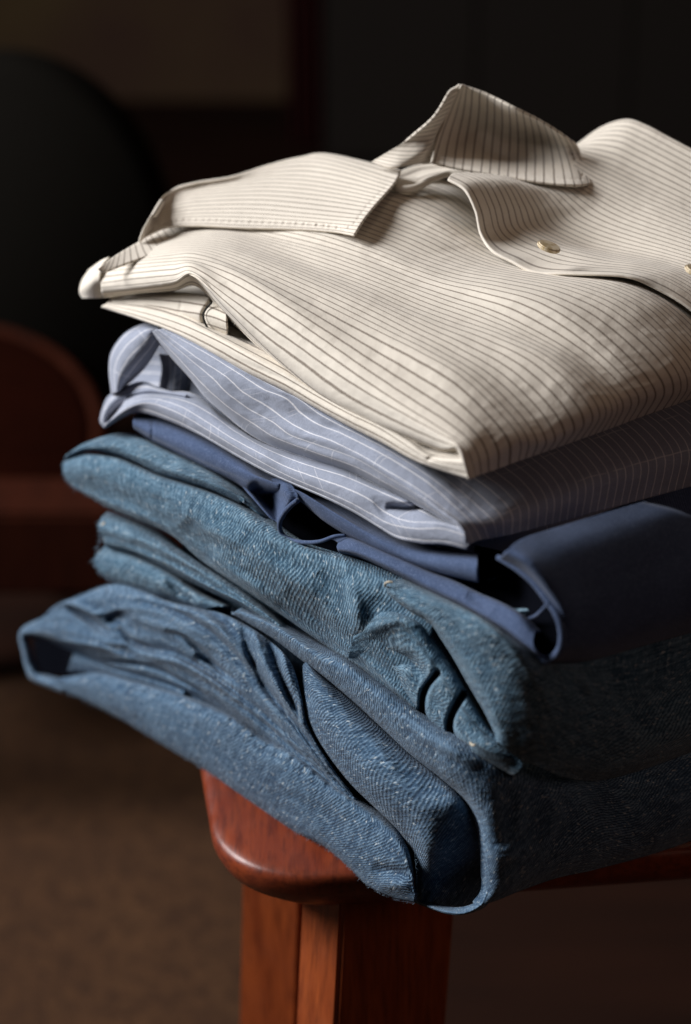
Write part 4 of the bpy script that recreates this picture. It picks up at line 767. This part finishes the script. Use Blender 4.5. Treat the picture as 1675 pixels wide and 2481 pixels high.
k = N('maroon_curtain'); M_CUR = k.out((.06, .008, .008), .95)
k = N('black_cloth'); M_BC = k.out((.012, .009, .007), .95)
k = N('black_lacquer'); M_LAC = k.out((.013, .0095, .0075), .9)
def grid(name, w_, h_, z, mat, loc, rz=0, wavy=0):
    pass
def box(name, c, s, mat, parent=None, rz=0, bev=.004):
    bm = bmesh.new(); bmesh.ops.create_cube(bm, size=1)
    for v in bm.verts: v.co = Vector((v.co.x * s[0], v.co.y * s[1], v.co.z * s[2]))
    if bev: bmesh.ops.bevel(bm, geom=list(bm.edges), offset=bev, segments=2, affect='EDGES')
    me = bpy.data.meshes.new(name); bm.to_mesh(me); bm.free(); me.materials.append(mat)
    o = bpy.data.objects.new(name, me); sc.collection.objects.link(o); o.location = c; o.rotation_euler.z = rz
    if parent: bpy.context.view_layer.update(); o.parent = parent; o.matrix_parent_inverse = parent.matrix_world.inverted()
    return o
def struct(o): o['kind'] = 'structure'; return o
struct(box('floor', (0, 2, FLOOR - .025), (9, 10, .05), M_FLOOR, bev=0))
rug = tag(box('carpet', (-.98, -.16, FLOOR + .007), (2.1, 2.3, .012), M_RUG, rz=.10), 'worn brown woven carpet on the floor behind and left of the stool', 'carpet')
struct(box('wall', (0, 3.4, .7), (9, .1, 2.6), M_WALL, bev=0))
# big black round-backed armchair on the left
arm = thing('black_armchair', 'black armchair with a broad round back, out of focus at the left', 'armchair', (-.55, 1.25, FLOOR))
def disc(name, cx, cy, cz, rx, rz_, th, mat, parent, tilt=0, yaw=0):
    V = []; F = []; m = 64; prof = [(0, -.5), (.9, -.5), (.97, -.38), (1, -.15), (1, .15), (.97, .38), (.9, .5), (0, .5)]
    for r_, y in prof[1:-1]:
        for i in range(m):
            a = 2 * math.pi * i / m; V.append((rx * r_ * math.cos(a), y * th, rz_ * r_ * math.sin(a)))
    q = len(prof) - 2
    for j in range(q - 1):
        for i in range(m): i2 = (i + 1) % m; F.append((j * m + i, j * m + i2, (j + 1) * m + i2, (j + 1) * m + i))
    F.append(tuple(range(m))[::-1]); F.append(tuple(range((q - 1) * m, q * m)))
    o = mesh_obj(name, V, F, mat, None); bpy.context.view_layer.update()
    o.location = (cx, cy, cz); o.rotation_euler = (tilt, 0, yaw); bpy.context.view_layer.update()
    if parent: o.parent = parent; o.matrix_parent_inverse = parent.matrix_world.inverted()
    return o
tb = 2.05
c = pt(30, 600, tb); sc_ = tb / FPX
disc('backrest', c.x, c.y, c.z, 395 * sc_, 470 * sc_, .10, M_BLK, arm, tilt=-.12)
box('seat', (c.x - .1, c.y + .18, FLOOR + .30), (.30, .30, .16), M_BLK, arm, bev=.03)
for dx in (-.22, .02):
    for dy in (.06, .30): box('leg', (c.x + dx, c.y + dy, FLOOR + .112), (.03, .03, .216), M_BLK, arm)
# round dark red table in front of it, lower left
tab = thing('round_table', 'dark red round wooden side table, out of focus at the left edge', 'table', (-.6, 1.0, FLOOR))
tt = 1.95; c = pt(-130, 1090, tt)
disc('tabletop', c.x, c.y, c.z, 372 * tt / FPX, 340 * tt / FPX, .05, M_RED, tab, tilt=math.radians(-58))
def ring(name, cx, cy, cz, rx, rz_, th, mat, parent, tilt):
    V = []; F = []; m, s = 72, 10
    for i in range(m):
        a = 2 * math.pi * i / m
        for j in range(s): b = 2 * math.pi * j / s; V.append(((rx + th * math.cos(b)) * math.cos(a), th * 2.2 * math.sin(b), (rz_ + th * math.cos(b)) * math.sin(a)))
    for i in range(m):
        for j in range(s): F.append((i * s + j, ((i + 1) % m) * s + j, ((i + 1) % m) * s + (j + 1) % s, i * s + (j + 1) % s))
    o = mesh_obj(name, V, F, mat, None); o.location = (cx, cy, cz); o.rotation_euler = (tilt, 0, 0); bpy.context.view_layer.update()
    o.parent = parent; o.matrix_parent_inverse = parent.matrix_world.inverted(); return o
ring('rim', c.x, c.y, c.z, 372 * tt / FPX, 340 * tt / FPX, .011, M_BEN, tab, math.radians(-58))
box('pedestal', (c.x - .03, c.y + .03, (FLOOR + c.z) / 2 - .012), (.05, .05, c.z - FLOOR - .02), M_RED, tab)
# low plank bench behind the stool
bn = thing('low_bench', 'low dark red wooden bench with a thick plank, out of focus behind the stool', 'bench', (-.3, 1.2, FLOOR))
c = pt(150, 1345, 1.72)
box('seat', (c.x + .1, c.y + .0375, c.z), (1.6, .075, .072), M_BEN, bn, rz=.0)
for dx in (-.6, .75): box('leg', (c.x + dx, c.y + .06, (c.z - .0375 + FLOOR) / 2), (.06, .06, c.z - .04 - FLOOR), M_BEN, bn)
# curtain and dark cabinet towards the back
def curtain(name, x0, x1, y, z0, z1, mat):
    V = []; F = []; nn = 60
    for i in range(nn + 1):
        u = i / nn; V += [(x0 + (x1 - x0) * u, y + .02 * math.sin(u * 22), z) for z in (z0, z1)]
    F = [(2 * i, 2 * i + 2, 2 * i + 3, 2 * i + 1) for i in range(nn)]
    return mesh_obj(name, V, F, mat, None, thick=.004)
yb = 3.0
def xz(px, py, y): d = rdir(px, py); t = (y - CAM[1]) / d[1]; return CAM + t * d
a_, b_ = xz(700, 100, yb), xz(785, 100, yb)
tag(curtain('curtain', a_[0], b_[0], yb, FLOOR + .01, 1.6, M_CUR), 'narrow dark maroon curtain hanging in the background', 'curtain')
a_, b_ = xz(785, 100, yb - .2), xz(1900, 100, yb - .2)
cab = thing('dark_cabinet', 'tall black cabinet filling the dark background on the right', 'cabinet', ((a_[0] + b_[0]) / 2, yb, FLOOR))
box('carcass', ((a_[0] + b_[0]) / 2, yb, FLOOR + .76), (b_[0] - a_[0], .4, 1.5), M_BC, cab)
wd = (b_[0] - a_[0]) / 3
for i in range(3): box('door', (a_[0] + wd * (i + .5), yb - .211, FLOOR + .76), (wd - .002, .02, 1.44), M_LAC, cab)
